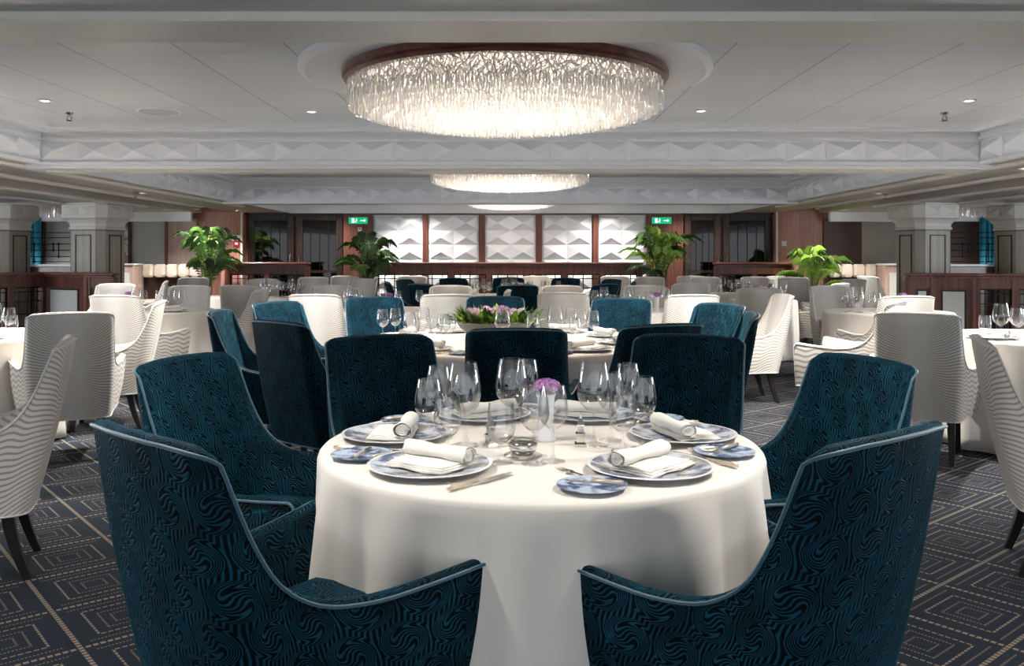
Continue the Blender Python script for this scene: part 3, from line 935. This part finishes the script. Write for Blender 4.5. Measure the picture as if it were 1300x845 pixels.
for c in [
 (.03, 4.30, 90, 'near black velvet armchair with its back to the camera between the two centre tables'),
 (-1.28, 4.80, 50, 'patterned teal armchair seen from behind at the left front of the flower bowl table'),
 (-1.90, 5.72, 2, 'teal armchair seen edge on at the far left of the flower bowl table'),
 (-1.80, 6.75, -32, 'teal armchair showing only its top behind the left front chairs of the flower bowl table'),
 (-1.16, 7.46, -66, 'bright blue armchair facing the camera behind the left glasses of the flower bowl table'),
 (-.13, 7.62, 270, 'blue armchair directly behind the flower bowl'),
 (.92, 7.25, 250, 'bright blue armchair facing the camera behind the right glasses of the flower bowl table'),
 (1.56, 6.5, 212, 'bright blue armchair leaning right at the back right of the flower bowl table'),
 (1.50, 5.45, 172, 'teal armchair seen nearly edge on at the right side of the flower bowl table'),
 (.80, 4.56, 112, 'dark teal armchair just behind the right back chair of the nearest table'),
]: chair(BLUE, *c, group=G2)
nm = ['front', 'left front', 'left side', 'left rear', 'rear left of centre', 'rear centre', 'rear right of centre', 'right rear', 'right side', 'right front']
for a, n_ in zip([273, 229, 193, 157, 122, 91, 59, 27, -8, -45], nm):
    chair(BLUE, 1.72 * math.cos(R(a)), 12.35 + 1.72 * math.sin(R(a)), a + 180, 'distant blue armchair at the %s of the farthest centre table' % n_, 'blue armchairs round the farthest centre table')
WCH = [
 (-1.92, 3.83, 203, 'cream rippled armchair cut by the left edge in the near foreground'),
 (2.05, 3.86, -22, 'cream rippled armchair cut by the right edge in the near foreground'),
 (-2.74, 5.5, 118, 'cream armchair seen from behind in front of the left glasses table'),
 (2.53, 5.5, 60, 'cream rippled armchair seen from behind in front of the right glasses table'),
 (-2.75, 6.95, 197, 'white armchair turned left with its arm towards the left glasses table'),
 (2.52, 8.1, 183, 'cream armchair turned left standing alone on the right carpet aisle'),
 (-3.56, 7.9, 82, 'pale grey armchair back before the small white table at left'),
 (3.50, 7.75, 92, 'plain white armchair back before the small round table at right'),
 (3.05, 6.92, 142, 'cream rippled armchair turned away behind the right foreground cream chair'),
 (-3.75, 10.35, 270, 'taupe rippled armchair behind the small white table at left'),
 (-5.05, 14.1, 270, 'peach armchair in front of the left palm'),
 (-4.8, 12.3, 200, 'small white armchair seen side on before the left banquette'),
 (-3.22, 10.5, 92, 'taupe armchair back left of the bright blue chairs'),
 (-2.62, 9.35, 178, 'narrow white rippled armchair seen edge on beside the taupe chair back'),
 (-1.8, 8.06, 84, 'tall white armchair back left of the bright blue armchair'),
 (-2.12, 10.5, 276, 'peach rippled armchair behind the white one left of centre'),
 (-.57, 8.06, 96, 'white armchair back directly left of the flower bowl'),
 (-.70, 10.4, 262, 'cream armchair top showing above the white one left of the flower bowl'),
 (1.66, 7.98, 95, 'plain white armchair back right of the bright blue armchair'),
 (.50, 8.45, 80, 'white rippled armchair back right of the flower bowl'),
 (1.6, 10.42, 264, 'peach armchair facing the camera behind the glasses right of centre'),
 (.60, 10.35, 284, 'pale armchair top behind the white one right of the flower bowl'),
 (2.30, 11.2, 92, 'grey armchair back behind the plain white one right of centre'),
 (3.2, 14.5, 270, 'taupe armchair before the right glazed doors'),
 (3.12, 15.2, 262, 'taupe armchair beside the palm right of the white panels'),
 (4.05, 14.6, 270, 'small taupe armchair before the short right partition'),
 (2.72, 9.62, 78, 'white rippled armchair back behind the right blue chairs'),
 (4.55, 14.2, 262, 'peach armchair left of the bright green palm'),
 (4.2, 11.2, 132, 'cream rippled armchair turned away to the left below the bright green palm'),
 (3.72, 10.3, 270, 'grey rippled armchair facing the camera behind the small right table'),
 (5.15, 13.2, 205, 'narrow grey armchair right of the bright green palm'),
 (6.05, 15.0, 20, 'tall cream armchair beside the right banquette'),
 (-3.72, 13.3, 268, 'cream armchair facing the camera behind the left far glasses'),
 (-3.2, 14.35, 272, 'taupe armchair back before the left glazed door'),
 (-2.86, 15.3, 270, 'grey armchair left of the palm by the white panels'),
 (-2.25, 13.5, 245, 'small white armchair below the palm by the white panels'),
 (-1.68, 15.2, 270, 'taupe armchair before the left end of the long partition'),
 (-2.2, 14.5, 190, 'narrow beige armchair seen edge on at the left end of the long partition'),
 (1.80, 15.2, 270, 'grey armchair before the right end of the long partition'),
 (2.28, 14.45, 255, 'pale armchair at the foot of the palm right of the white panels'),
 (.43, 15.2, 285, 'white armchair before the middle of the long partition'),
 (-.02, 9.1, 180, 'white armchair seen edge on behind the flower bowl chair'),
 (4.62, 15.15, 270, 'white armchair before the right end of the short right partition'),
 (-4.95, 11.1, 268, 'grey armchair half hidden beside the left column foot'),
]
for c in WCH: chair(CREAM, *c, group='cream armchairs round the outer tables')

# ------------------------------------------------------------------ tables and cloths
def cloth_mb(r, seed, n=96, amp=.045):
    rnd = random.Random(seed)
    ph = [(rnd.randint(5, 17), rnd.uniform(0, 6.28), rnd.uniform(.35, 1)) for _ in range(6)]
    nf = int(round(2 * PI * r / .34)); pw = rnd.uniform(0, 6)
    def fold(a):
        v = sum(w_ * math.sin(k * a + p) for k, p, w_ in ph) / 3.2
        s_ = math.sin(nf * a + pw + .9 * math.sin(3 * a + pw))
        return .55 * v + .6 * (max(s_, -.3))
    rings = []
    prof = [(0.001, .75), (r * .5, .75), (r * .9, .75), (r - .02, .75), (r - .006, .7475), (r, .741), (r + .004, .730)]
    for rr, z in prof: rings.append([(rr * math.cos(2 * PI * j / n), rr * math.sin(2 * PI * j / n), z) for j in range(n)])
    for z in (.70, .64, .55, .44, .32, .2, .09, .012):
        q = (.73 - z) / .73
        rings.append([((r + .004 + .02 * q + amp * q ** .7 * fold(2 * PI * j / n)) * math.cos(2 * PI * j / n), (r + .004 + .02 * q + amp * q ** .7 * fold(2 * PI * j / n)) * math.sin(2 * PI * j / n), z) for j in range(n)])
    rings.append([(p[0] * .99, p[1] * .99, p[2]) for p in rings[-1]])
    for k in range(1, 7):   # inner face of the cloth
        src = rings[-1 - 2 * (k - 1) - 1] if k < 4 else rings[7]
    return MB().loft(rings)
TB = {
 'near': (.09, 2.69, .66, 'nearest round table in the foreground'),
 'bowl': (-.03, 5.90, .96, 'large centre table with the flower bowl'),
 'far': (0, 12.35, .98, 'farthest centre table'),
 'left': (-3.95, 6.30, .68, 'left table cut by the edge'),
 'right': (3.72, 6.2, .66, 'right table cut by the edge'),
 'smallright': (3.85, 9.0, .62, 'small table at right'),
 'smallleft': (-3.68, 9.2, .58, 'small table at left'),
 'midleft': (-1.32, 9.28, .62, 'table behind the left blue chairs'),
 'midright': (1.25, 9.25, .52, 'table behind the right blue chairs'),
 'farright': (3.25, 11.35, .42, 'distant table right of centre'),
 'farleft': (-3.1, 12.0, .42, 'distant table left of centre'),
 'backright': (3.4, 13.35, .40, 'distant table near the right doors'),
 'backleft': (-4.1, 12.35, .35, 'distant table near the left partition'),
}
for i, (k, (x, y, r, desc)) in enumerate(TB.items()):
    t = thing('round_table', 'round dining table under the cloth, the ' + desc, 'table', (x, y, 0), 0, 'round dining tables')
    MB().lathe([(.001, .715), (r - .012, .715), (r - .008, .725), (r - .008, .738), (r - .02, .745), (.001, .745)], 48).obj('tabletop', M['palewood'], t, True, auto=30)
    MB().lathe([(.001, 0), (.26, 0), (.26, .02), (.07, .06), (.045, .10), (.045, .66), (.12, .71), (.001, .715)], 24).obj('pedestal', M['leg'], t, True, auto=40)
    c = cloth_mb(r, 20 + i, 240 if k == 'near' else 120, .095 if k == 'near' else .055).obj('tablecloth', M['cloth'], None, True, (x, y, 0))
    tag(c, 'floor length white tablecloth draped over the ' + desc, 'tablecloth', 'white tablecloths')

# ------------------------------------------------------------------ tableware
ZT = .7512
def lathe_proto(name, cat, parts):
    def make():
        t = thing(name, 'x', cat)
        for nm_, prof, mat, seg in parts:
            MB().lathe(prof, seg).obj(nm_, mat, t, True, auto=60)
        return t
    return Proto(make)
def wine(h, rb, rr, stem):
    """closed profile of bowl with wall thickness; foot and stem below"""
    w_ = .0011
    hb = h - stem
    out = []
    for k in range(13):
        f = k / 12
        z = stem + hb * f
        if f < .42: r = rb * math.sin((f / .42) ** .75 * PI / 2)
        else: r = rb + (rr - rb) * ((f - .42) / .58) ** 1.5
        out.append((max(r, .0035), z))
    bowl = out + [(r - w_, z) for r, z in reversed(out[1:])] + [(.0005, stem + .006)]
    foot = [(.0005, 0), (rb * .82, 0), (rb * .84, .0015), (rb * .5, .004), (.009, .009), (.004, .02), (.0034, stem * .6), (.0042, stem), (.0005, stem + .004)]
    return [('bowl', bowl, M['glass'], 28), ('stem', foot, M['glass'], 20)]
RED = lathe_proto('wine_glass', 'wine glass', wine(.25, .052, .038, .095))
WHITE = lathe_proto('wine_glass', 'wine glass', wine(.21, .042, .032, .085))
WATER = lathe_proto('water_goblet', 'goblet', wine(.165, .040, .034, .05))
CHARG = lathe_proto('charger_plate', 'plate', [('well', [(.0005, .004), (.105, .004), (.112, .006), (.160, .015), (.166, .016), (.167, .0175), (.160, .018), (.112, .010), (.104, .0075), (.0005, .0075)], M['plate'], 48), ('foot', [(.095, 0), (.10, 0), (.10, .005), (.095, .005), (.095, 0)], M['white_china'], 32)])
SIDEP = lathe_proto('side_plate', 'plate', [('well', [(.0005, .003), (.055, .003), (.085, .010), (.087, .0115), (.082, .012), (.055, .006), (.0005, .006)], M['side'], 36), ('foot', [(.045, 0), (.05, 0), (.05, .004), (.045, .004), (.045, 0)], M['white_china'], 24)])
def make_napkin():
    t = thing('napkin', 'x', 'napkin')
    mb = MB(); nx, ny = 10, 8
    def sheet(z0, ins):
        rings = []
        for zz in (z0, z0 + .004):
            r = []
            pts = [(-.10 + ins, -.075 + ins), (.10 - ins, -.075 + ins), (.10 - ins, .06), (-.10 + ins, .06)]
            for i in range(4):
                a, b_ = Vector(pts[i]), Vector(pts[(i + 1) % 4])
                for k in range(6):
                    p = a.lerp(b_, k / 6); sag = .0025 * math.sin(p.x * 50) * math.cos(p.y * 40)
                    r.append((p.x, p.y, zz + sag + .003))
            rings.append(r)
        mb.loft(rings, True)
    sheet(.0, 0); sheet(.0045, .006); sheet(.009, .012)
    mb.obj('folded_sheet', M['napkin'], t, True, auto=40)
    ro = MB(); rings = []
    for k in range(11):
        f = k / 10; x = -.105 + .21 * f
        r = .021 + .003 * math.sin(f * 9) + (.002 if k in (0, 10) else 0)
        rings.append([(x + .004 * math.sin(j), .035 + r * 1.15 * math.cos(2 * PI * j / 18), .033 + r * .9 * math.sin(2 * PI * j / 18)) for j in range(18)])
    ro.loft(rings, False)
    for s_, x in ((-1, -.105), (1, .105)):   # spiral ends
        sp = []
        for k in range(30):
            a = k / 30 * 4.6 * PI; r = .021 * (1 - k / 36)
            sp.append((x - s_ * .001 * 1, .035 + r * 1.1 * math.cos(a), .033 + r * .88 * math.sin(a)))
        ro.tube(sp, .0016, 5)
        ro.loft([[(x - s_ * .006, .035 + .020 * math.cos(2 * PI * j / 18), .033 + .017 * math.sin(2 * PI * j / 18)) for j in range(18)], [(x - s_ * .007, .035, .033)] * 18])
    ro.obj('rolled_edge', M['napkin'], t, True, auto=50)
    return t
NAPK = Proto(make_napkin)
def make_knife():
    t = thing('table_knife', 'x', 'knife')
    mb = MB(); rings = []
    for k in range(8):
        f = k / 7; y = .005 + .125 * f; w_ = .010 * (1 - .15 * f) if f < .8 else .010 * (1.4 - f) * 1.3
        rings.append([(-.004, y, .0045), (-.004 + w_ * 2, y, .005), (-.004 + w_ * 2, y, .0055), (-.004, y, .0065)])
    mb.loft(rings, True); mb.obj('blade', M['silver'], t)
    MB().tube([(0, .006, .006), (0, -.03, .0065), (0, -.08, .0075), (0, -.098, .0075)], [.004, .0055, .0072, .005], 10).obj('handle', M['handle'], t, True)
    return t
def make_fork():
    t = thing('table_fork', 'x', 'fork')
    mb = MB()
    mb.tube([(0, .0, .006), (0, .03, .0055), (0, .05, .005)], [.003, .0028, .006], 8)
    mb.loft([[(-.011, .05, .004), (.011, .05, .004), (.011, .05, .006), (-.011, .05, .006)], [(-.012, .066, .003), (.012, .066, .003), (.012, .066, .005), (-.012, .066, .005)]], True)
    for k in range(4):
        x = -.0105 + .007 * k
        mb.tube([(x, .065, .004), (x, .085, .0035), (x, .105, .007)], [.0018, .0017, .0009], 6)
    mb.obj('tines', M['silver'], t, True, auto=40)
    MB().tube([(0, .0, .006), (0, -.03, .0065), (0, -.075, .0075), (0, -.09, .0075)], [.0035, .005, .0068, .005], 10).obj('handle', M['handle'], t, True)
    return t
def make_butter():
    t = thing('butter_knife', 'x', 'knife')
    MB().loft([[(-.003, .0, .0135), (.008, .0, .0135), (.008, .0, .0148), (-.003, .0, .0148)], [(-.004, .05, .0135), (.010, .05, .0135), (.010, .05, .0148), (-.004, .05, .0148)], [(.002, .07, .0135), (.006, .07, .0135), (.006, .07, .0148), (.002, .07, .0148)]], True).obj('blade', M['silver'], t)
    MB().tube([(.002, .002, .0165), (.002, -.04, .018), (.002, -.08, .018)], [.004, .006, .005], 8).obj('handle', M['handle'], t, True)
    return t
KNIFE, FORK, BUTTER = Proto(make_knife), Proto(make_fork), Proto(make_butter)

def setting(cx, cy, ang, rad, where, full=True, group=None):
    """ang = where the diner sits round the table"""
    a = R(ang); rz = a + PI / 2            # local -y points to the diner
    ex, ey = Vector((math.cos(rz), math.sin(rz))), Vector((-math.sin(rz), math.cos(rz)))
    o = Vector((cx + rad * math.cos(a), cy + rad * math.sin(a)))
    def at(u, v): p = o + ex * u + ey * v; return p.x, p.y
    g = group or 'place settings on the nearest table'
    CHARG.place((*at(0, 0), ZT), rz, 'blue grey rimmed charger plate ' + where, 'plate', 'charger plates, ' + g)
    NAPK.place((*at(0, 0), ZT + .0085), rz + R(8), 'rolled white napkin ' + where, 'napkin', 'napkins, ' + g)
    if full:
        SIDEP.place((*at(-.245, -.035), ZT), rz, 'small blue side plate ' + where, 'plate', 'side plates, ' + g)
        BUTTER.place((*at(-.245, -.03), ZT), rz + R(35), 'small butter knife ' + where, 'knife', 'butter knives, ' + g)
        KNIFE.place((*at(.20, -.03), ZT), rz, 'silver table knife ' + where, 'knife', 'table knives, ' + g)
        FORK.place((*at(-.185 + .02, -.13 + .1), ZT) if False else (*at(-.19, .055), ZT), rz + R(-4), 'silver table fork ' + where, 'fork', 'table forks, ' + g)
n1 = TB['near'][:2]
for a, wh in ((228, 'at the front left of the nearest table'), (308, 'at the front right of the nearest table'), (171, 'at the left side of the nearest table'), (9, 'at the right side of the nearest table'), (114, 'at the back left of the nearest table'), (66, 'at the back right of the nearest table')):
    setting(n1[0], n1[1], a, .455, wh)
# bowl table: ten settings
for k, a in enumerate((270, 232, 195, 158, 124, 90, 56, 22, -15, -52)):
    setting(TB['bowl'][0], TB['bowl'][1], a, .78, 'on the flower bowl table at its %s' % ('front', 'left front', 'left side', 'left rear', 'rear left of centre', 'rear centre', 'rear right of centre', 'right rear', 'right side', 'right front')[k], k in (0, 1, 9), 'on the flower bowl table')

# glasses of the nearest table: px, y of rim, kind, where
GH = {'R': .25, 'W': .21, 'G': .165}
GP = {'R': RED, 'W': WHITE, 'G': WATER}
gl = [(544.5, 481, 'W', 'L'), (592, 475, 'W', 'L'), (557, 464, 'W', 'L'), (589, 459.5, 'R', 'L'), (568, 505, 'G', 'L'),
      (650, 455, 'R', 'C'), (669, 456, 'W', 'C'), (636, 511, 'G', 'C'), (678, 491, 'W', 'C'), (702, 489, 'W', 'C'),
      (754, 459, 'R', 'Q'), (797, 461, 'W', 'Q'), (815.5, 478, 'W', 'Q'), (775, 472, 'W', 'Q'), (790, 500, 'G', 'Q')]
for px, py, k, q in gl:
    d = (H - ZT - GH[k]) * F / (py - VY)
    wh = {'L': 'in the left cluster of the nearest table', 'C': 'beside the flower on the nearest table', 'Q': 'in the right cluster of the nearest table'}[q]
    nm_ = {'R': 'tallest clear red wine glass ', 'W': 'clear white wine glass ', 'G': 'short clear water goblet '}[k]
    GP[k].place((X(px, d), d, ZT), 0, nm_ + wh, 'wine glass' if k != 'G' else 'goblet', nm_ + wh)

def cluster(cx, cy, n, spread, where, seed, avoid=(), kinds='RWWG', asp=.6):
    rnd = random.Random(seed); pts = list(avoid)
    for i in range(n):
        for _ in range(80):
            x, y = cx + rnd.uniform(-spread, spread), cy + rnd.uniform(-spread, spread) * asp
            if all((x - a) ** 2 + (y - b_) ** 2 > .095 ** 2 for a, b_ in pts): break
        else: continue
        pts.append((x, y)); k = kinds[i % len(kinds)]
        nm_ = {'R': 'large clear wine glass ', 'W': 'clear wine glass ', 'G': 'short clear goblet '}[k]
        GP[k].place((x, y, ZT), 0, nm_ + where, 'wine glass' if k != 'G' else 'goblet', 'glasses ' + where)
# flower bowl table glasses at the photo's spots
for px, py, k in ((486, 392, 'W'), (502, 391, 'W'), (520, 396, 'W'), (538, 390, 'W'), (553, 404, 'G'), (563, 398, 'W'), (570, 398, 'W')):
    d = (H - ZT - GH[k]) * F / (py - VY); GP[k].place((X(px, d), d, ZT), 0, 'clear wine glass left of the flower bowl' if k == 'W' else 'clear goblet left of the flower bowl', 'wine glass' if k == 'W' else 'goblet', 'glasses left of the flower bowl')
for px, py, k in ((705, 388, 'R'), (725, 391, 'W'), (737, 392, 'W'), (753, 394, 'W'), (730, 404, 'G')):
    d = (H - ZT - GH[k]) * F / (py - VY); GP[k].place((X(px, d), d, ZT), 0, {'R': 'large clear wine glass right of the flower bowl', 'W': 'clear wine glass right of the flower bowl', 'G': 'clear goblet right of the flower bowl'}[k], 'wine glass' if k != 'G' else 'goblet', 'glasses right of the flower bowl')
for px, py, k in ((638, 397, 'R'), (676, 395, 'W')):
    d = 5.45; GP[k].place((X(px, d), d, ZT), 0, 'clear wine glass in front of the flower bowl ' + ('greenery' if px < 650 else 'on its right'), 'wine glass')
cluster(-1.3, 9.15, 12, .42, 'on the table behind the left blue chairs', 11, avoid=[(-1.15, 9.15)])
cluster(1.25, 9.0, 14, .42, 'on the table behind the right blue chairs', 12, avoid=[(1.5, 9.05)])
cluster(0, 12.2, 18, .75, 'on the farthest centre table', 13, avoid=[(0, 12.2), (.15, 12.2), (-.15, 12.2)], asp=.4)
cluster(-3.5, 5.98, 5, .17, 'on the left table cut by the edge', 14)
cluster(3.3, 5.98, 5, .2, 'on the right table cut by the edge', 15)
cluster(3.55, 8.85, 6, .22, 'on the small table at right', 16, avoid=[(4.0, 9.0)])
cluster(-3.60, 9.1, 7, .26, 'on the small table at left', 17, avoid=[(-3.98, 9.2)])
cluster(3.22, 11.35, 12, .28, 'on the distant table right of centre', 18, avoid=[(3.2, 11.4)], asp=1)
cluster(-3.12, 12.0, 12, .28, 'on the distant table left of centre', 19, avoid=[(-3.4, 12.0)], asp=1)
cluster(3.4, 13.35, 6, .25, 'on the distant table near the right doors', 21, asp=1)
for (k, x, y, lb) in (('left', -3.45, 5.82, 'on the left table cut by the edge'), ('right', 3.13, 5.98, 'on the right table cut by the edge'), ('smallright', 3.98, 8.62, 'on the small table at right'), ('smallleft', -3.38, 8.85, 'on the small table at left'), ('ml', -1.45, 8.88, 'on the table behind the left blue chairs'), ('mr', 1.32, 8.78, 'on the table behind the right blue chairs')):
    if k in ('left', 'right', 'smallright', 'smallleft'):
        cx_ = TB[k][0]; cy_ = TB[k][1]
        a = math.degrees(math.atan2(y - cy_, x - cx_))
        CHARG.place((cx_ + (TB[k][2] - .2) * math.cos(R(a)), cy_ + (TB[k][2] - .2) * math.sin(R(a)), ZT), 0, 'china charger plate ' + lb, 'plate')
        NAPK.place((cx_ + (TB[k][2] - .2) * math.cos(R(a)), cy_ + (TB[k][2] - .2) * math.sin(R(a)), ZT + .0085), R(a + 90), 'folded white napkin ' + lb, 'napkin')

# ------------------------------------------------------------------ centre pieces
def floret_ball(mb, c, r, n, rnd, pr):
    c = Vector(c)
    for i in range(n):
        z = 1 - 2 * (i + .5) / n; a = i * 2.39996
        nrm = Vector((math.sqrt(1 - z * z) * math.cos(a), math.sqrt(1 - z * z) * math.sin(a), z))
        p = c + nrm * (r * rnd.uniform(.82, 1.12))
        t1 = nrm.cross(Vector((.3, .5, .8))).normalized(); t2 = nrm.cross(t1)
        rot = rnd.uniform(0, PI)
        for k in range(4):
            b_ = rot + k * PI / 2
            dr = t1 * math.cos(b_) + t2 * math.sin(b_); sdv = nrm.cross(dr)
            mb.add([p, p + dr * pr * .6 + sdv * pr * .5 + nrm * pr * .15, p + dr * pr * 1.1 + nrm * pr * .3, p + dr * pr * .6 - sdv * pr * .5 + nrm * pr * .15], [(0, 1, 2, 3)])
def make_posy():
    t = thing('flower_vase', 'x', 'flowers')
    MB().lathe([(.0005, 0), (.030, 0), (.030, .006), (.025, .012), (.024, .08), (.027, .13), (.032, .143), (.030, .143), (.024, .12), (.021, .05), (.0005, .012)], 24).obj('vase', M['white_china'], t, True, auto=50)
    rnd = random.Random(4); mb = MB()
    for q in range(9):
        a = q * 2.4; rr = .026 * math.sqrt(q / 8)
        c = (rr * math.cos(a), rr * math.sin(a), .172 - rr * .25)
        mb.sphere(c, .013, 8, 6); floret_ball(mb, c, .0165, 22, rnd, .0085)
    mb.obj('blossom', M['lilac'], t)
    MB().lathe([(.012, .138), (.016, .138), (.016, .152), (.012, .152), (.012, .138)], 16).obj('stem_collar', M['amber'], t, True)
    return t
POSY = Proto(make_posy)
POSY.place((X(693, 2.72), 2.72, ZT), 0, 'lilac hydrangea in a slim white vase at the centre of the nearest table', 'flowers')
for x, y, lb in ((-1.55, 9.3, None), (-1.24, 8.98, 'on the table behind the left blue chairs'), (1.50, 9.05, 'on the table behind the right blue chairs'), (-3.98, 9.2, 'on the small table at left'), (4.0, 9.0, 'on the small table at right'), (3.2, 11.4, 'on the distant table right of centre'), (-3.36, 12.05, 'on the distant table left of centre'), (3.72, 5.95 + .1, 'on the right table cut by the edge')):
    if lb: POSY.place((x, y, ZT), 0, 'lilac flower in a small white vase ' + lb, 'flowers')

def make_shaker():
    t = thing('salt_shaker', 'x', 'shaker')
    mb = MB()
    def sq(h, z): return [(-h, -h, z), (h, -h, z), (h, h, z), (-h, h, z)]
    mb.loft([sq(.017, 0), sq(.017, .006), sq(.012, .012), sq(.0115, .03), sq(.014, .033), sq(.014, .037), sq(.0095, .042), sq(.009, .058), sq(.0115, .06), sq(.011, .064), sq(.004, .082), sq(.001, .095)], True)
    mb.obj('body', M['silver'], t)
    MB().sphere((0, 0, .096), .0035, 8, 6).obj('finial', M['silver'], t, True)
    return t
SHK = Proto(make_shaker)
SHK.place((X(737, 2.64), 2.64, ZT), 0, 'silver tower shaped shaker right of the flower vase', 'shaker')
SHK.place((X(623, 2.62), 2.62, ZT), R(30), 'silver tower shaped shaker left of the flower vase', 'shaker')
t = thing('candle_holder', 'low round silver and glass candle holder at the centre of the nearest table', 'candle holder', (X(664, 2.50), 2.50, ZT))
MB().lathe([(.0005, 0), (.052, 0), (.055, .004), (.045, .008), (.03, .010), (.0005, .010)], 32).obj('saucer', M['silver'], t, True, auto=50)
MB().lathe([(.03, .010), (.040, .022), (.042, .036), (.034, .046), (.032, .046), (.039, .036), (.037, .022), (.028, .012), (.03, .010)], 32).obj('cup', M['silver'], t, True)
MB().lathe([(.0005, .012), (.026, .012), (.026, .034), (.0005, .034)], 20).obj('candle', M['napkin'], t, True, auto=50)

def make_bowlflowers():
    t = thing('flower_bowl', 'x', 'flower arrangement')
    MB().lathe([(.0005, 0), (.10, 0), (.16, .03), (.235, .085), (.26, .125), (.25, .127), (.225, .09), (.15, .04), (.0005, .03)], 40).obj('bowl', M['concrete'], t, True, auto=50)
    MB().lathe([(.0005, .12), (.20, .11), (.24, .10), (.0005, .05)], 24).obj('foam', M['leaf_dark'], t, True)
    rnd = random.Random(9)
    for mat, n, nm_ in ((M['leaf'], 130, 'foliage'), (M['leaf_lime'], 110, 'foliage'), (M['leaf_dark'], 110, 'foliage')):
        mb = MB()
        for i in range(n):
            a = rnd.uniform(0, 2 * PI); rr = .27 * math.sqrt(rnd.random())
            b_ = Vector((rr * math.cos(a), rr * math.sin(a) * .75, .10))
            el = rnd.uniform(.3, 1.4); o = rnd.uniform(-.6, .6)
            dr = Vector((math.cos(a + o) * math.cos(el), math.sin(a + o) * math.cos(el), math.sin(el)))
            L = rnd.uniform(.08, .15); wd = rnd.uniform(.018, .034)
            sd = dr.cross(Vector((0, 0, 1))).normalized()
            up = sd.cross(dr)
            m1 = b_ + dr * L * .55 + up * .01; tip = b_ + dr * L - up * .008
            mb.add([b_, m1 + sd * wd, tip, m1 - sd * wd, m1 - up * .005], [(0, 1, 4), (1, 2, 4), (2, 3, 4), (3, 0, 4)])
        o = mb.obj(nm_, mat, t); o['kind'] = 'stuff'
    for i in range(11):
        a = i * 2.4; rr = .05 + .17 * (i / 11) ** .7
        mb = MB(); c = (rr * math.cos(a), rr * math.sin(a) * .75, .205 - rr * .15)
        mb.sphere(c, .026, 10, 7); floret_ball(mb, c, .028, 26, rnd, .016)
        mb.obj('blossom', M['pinkrose'] if i % 3 else M['lilac'], t)
    return t
BOWL = Proto(make_bowlflowers)
BOWL.place((X(628, 5.95), 5.95, ZT), 0, 'grey stone bowl of green foliage and mauve roses on the centre table', 'flower arrangement')
o = BOWL.place((X(655, 12.3), 12.3, ZT), R(70), 'distant bowl of green foliage on the farthest centre table', 'flower arrangement'); o.scale = (.85, .85, .85)

# ------------------------------------------------------------------ palms
def palm(x, y, h, spread, seed, lb, mats, bias=0):
    rnd = random.Random(seed)
    t = thing('potted_palm', lb, 'palm', (x, y, 0))
    MB().lathe([(.001, 0), (.15, 0), (.20, .36), (.21, .38), (.19, .38), (.18, .34), (.001, .34)], 28).obj('pot', M['pot'], t, True, auto=40)
    MB().lathe([(.001, .345), (.18, .342), (.001, .33)], 20).obj('soil', M['soil'], t)
    n = 24
    for i in range(n):
        a = i * 2.39996 + rnd.uniform(-.3, .3)
        sp = spread * rnd.uniform(.6, 1.15); hh = h * rnd.uniform(.58, .98) if i > 4 else h * rnd.uniform(.9, 1.03)
        if i <= 4: sp *= .55
        base = Vector((rnd.uniform(-.06, .06), rnd.uniform(-.06, .06), .34))
        dr = Vector((math.cos(a), math.sin(a) * .8, 0)); dr.x += bias; 
        pts = []
        for k in range(11):
            f = k / 10
            z = .34 + (hh - .34) * (2.25 * f - 1.45 * f * f) / .873
            pts.append(base + dr * (sp * f ** 1.7) + Vector((0, 0, z - .34)))
        mb = MB().tube(pts, [.011 * (1 - .8 * k / 10) + .002 for k in range(11)], 6)
        st_ = mb.obj('stem', M['stem'], t, True)
        lf = MB().tube(pts[2:], [.006 - .0005 * k for k in range(9)], 5); m_ = 17
        for k in range(m_):
            f = .30 + .70 * k / m_
            q = f * 10; i0 = min(int(q), 9); p = pts[i0].lerp(pts[i0 + 1], q - i0)
            tn_ = (pts[i0 + 1] - pts[i0]).normalized()
            L = .235 * math.sin(PI * min(1, (f - .25) / .8)) ** .6 * rnd.uniform(.85, 1.1) * (spread / .55) ** .5
            for s_ in (-1, 1):
                sd = tn_.cross(Vector((0, 0, 1))).normalized() * s_
                d0 = (sd * .85 + tn_ * .42 + Vector((0, 0, .10))).normalized()
                p1 = p + d0 * L * .5; p2 = p + d0 * L * .85 + Vector((0, 0, -L * .42)) + tn_ * .02
                wv = tn_ * .0065 + Vector((0, 0, .002))
                lf.add([p, p1 + wv, p2, p1 - wv], [(0, 1, 2), (0, 2, 3)])
        lf.obj('frond', rnd.choice(mats), st_)
L_, D_, G_ = M['leaf'], M['leaf_dark'], M['leaf_lime']
palm(X(264, 15.2), 15.2, 1.78, .62, 1, 'tall dark green potted palm before the rosewood wall at left', [L_, D_, L_], .1)
palm(X(470, 15.48), 15.48, 1.72, .60, 2, 'potted palm left of the white pyramid panels', [L_, D_, L_])
palm(X(838, 15.48), 15.48, 1.80, .62, 3, 'potted palm right of the white pyramid panels', [L_, D_, G_, L_])
palm(X(1030, 15.2), 15.2, 1.45, .62, 4, 'bright lime green potted palm before the rosewood wall at right', [G_, G_, L_])

# ------------------------------------------------------------------ lights in the chandeliers
for x, y, s in CH:
    l = bpy.data.lights.new('chandelier_light', 'AREA'); l.shape = 'DISK'; l.size = 1.6 * s; l.energy = 12 if y < 6 else 24; l.color = (1, .93, .84)
    o = bpy.data.objects.new('chandelier_light', l); C.objects.link(o); o.location = (x, y, ZC - .06)
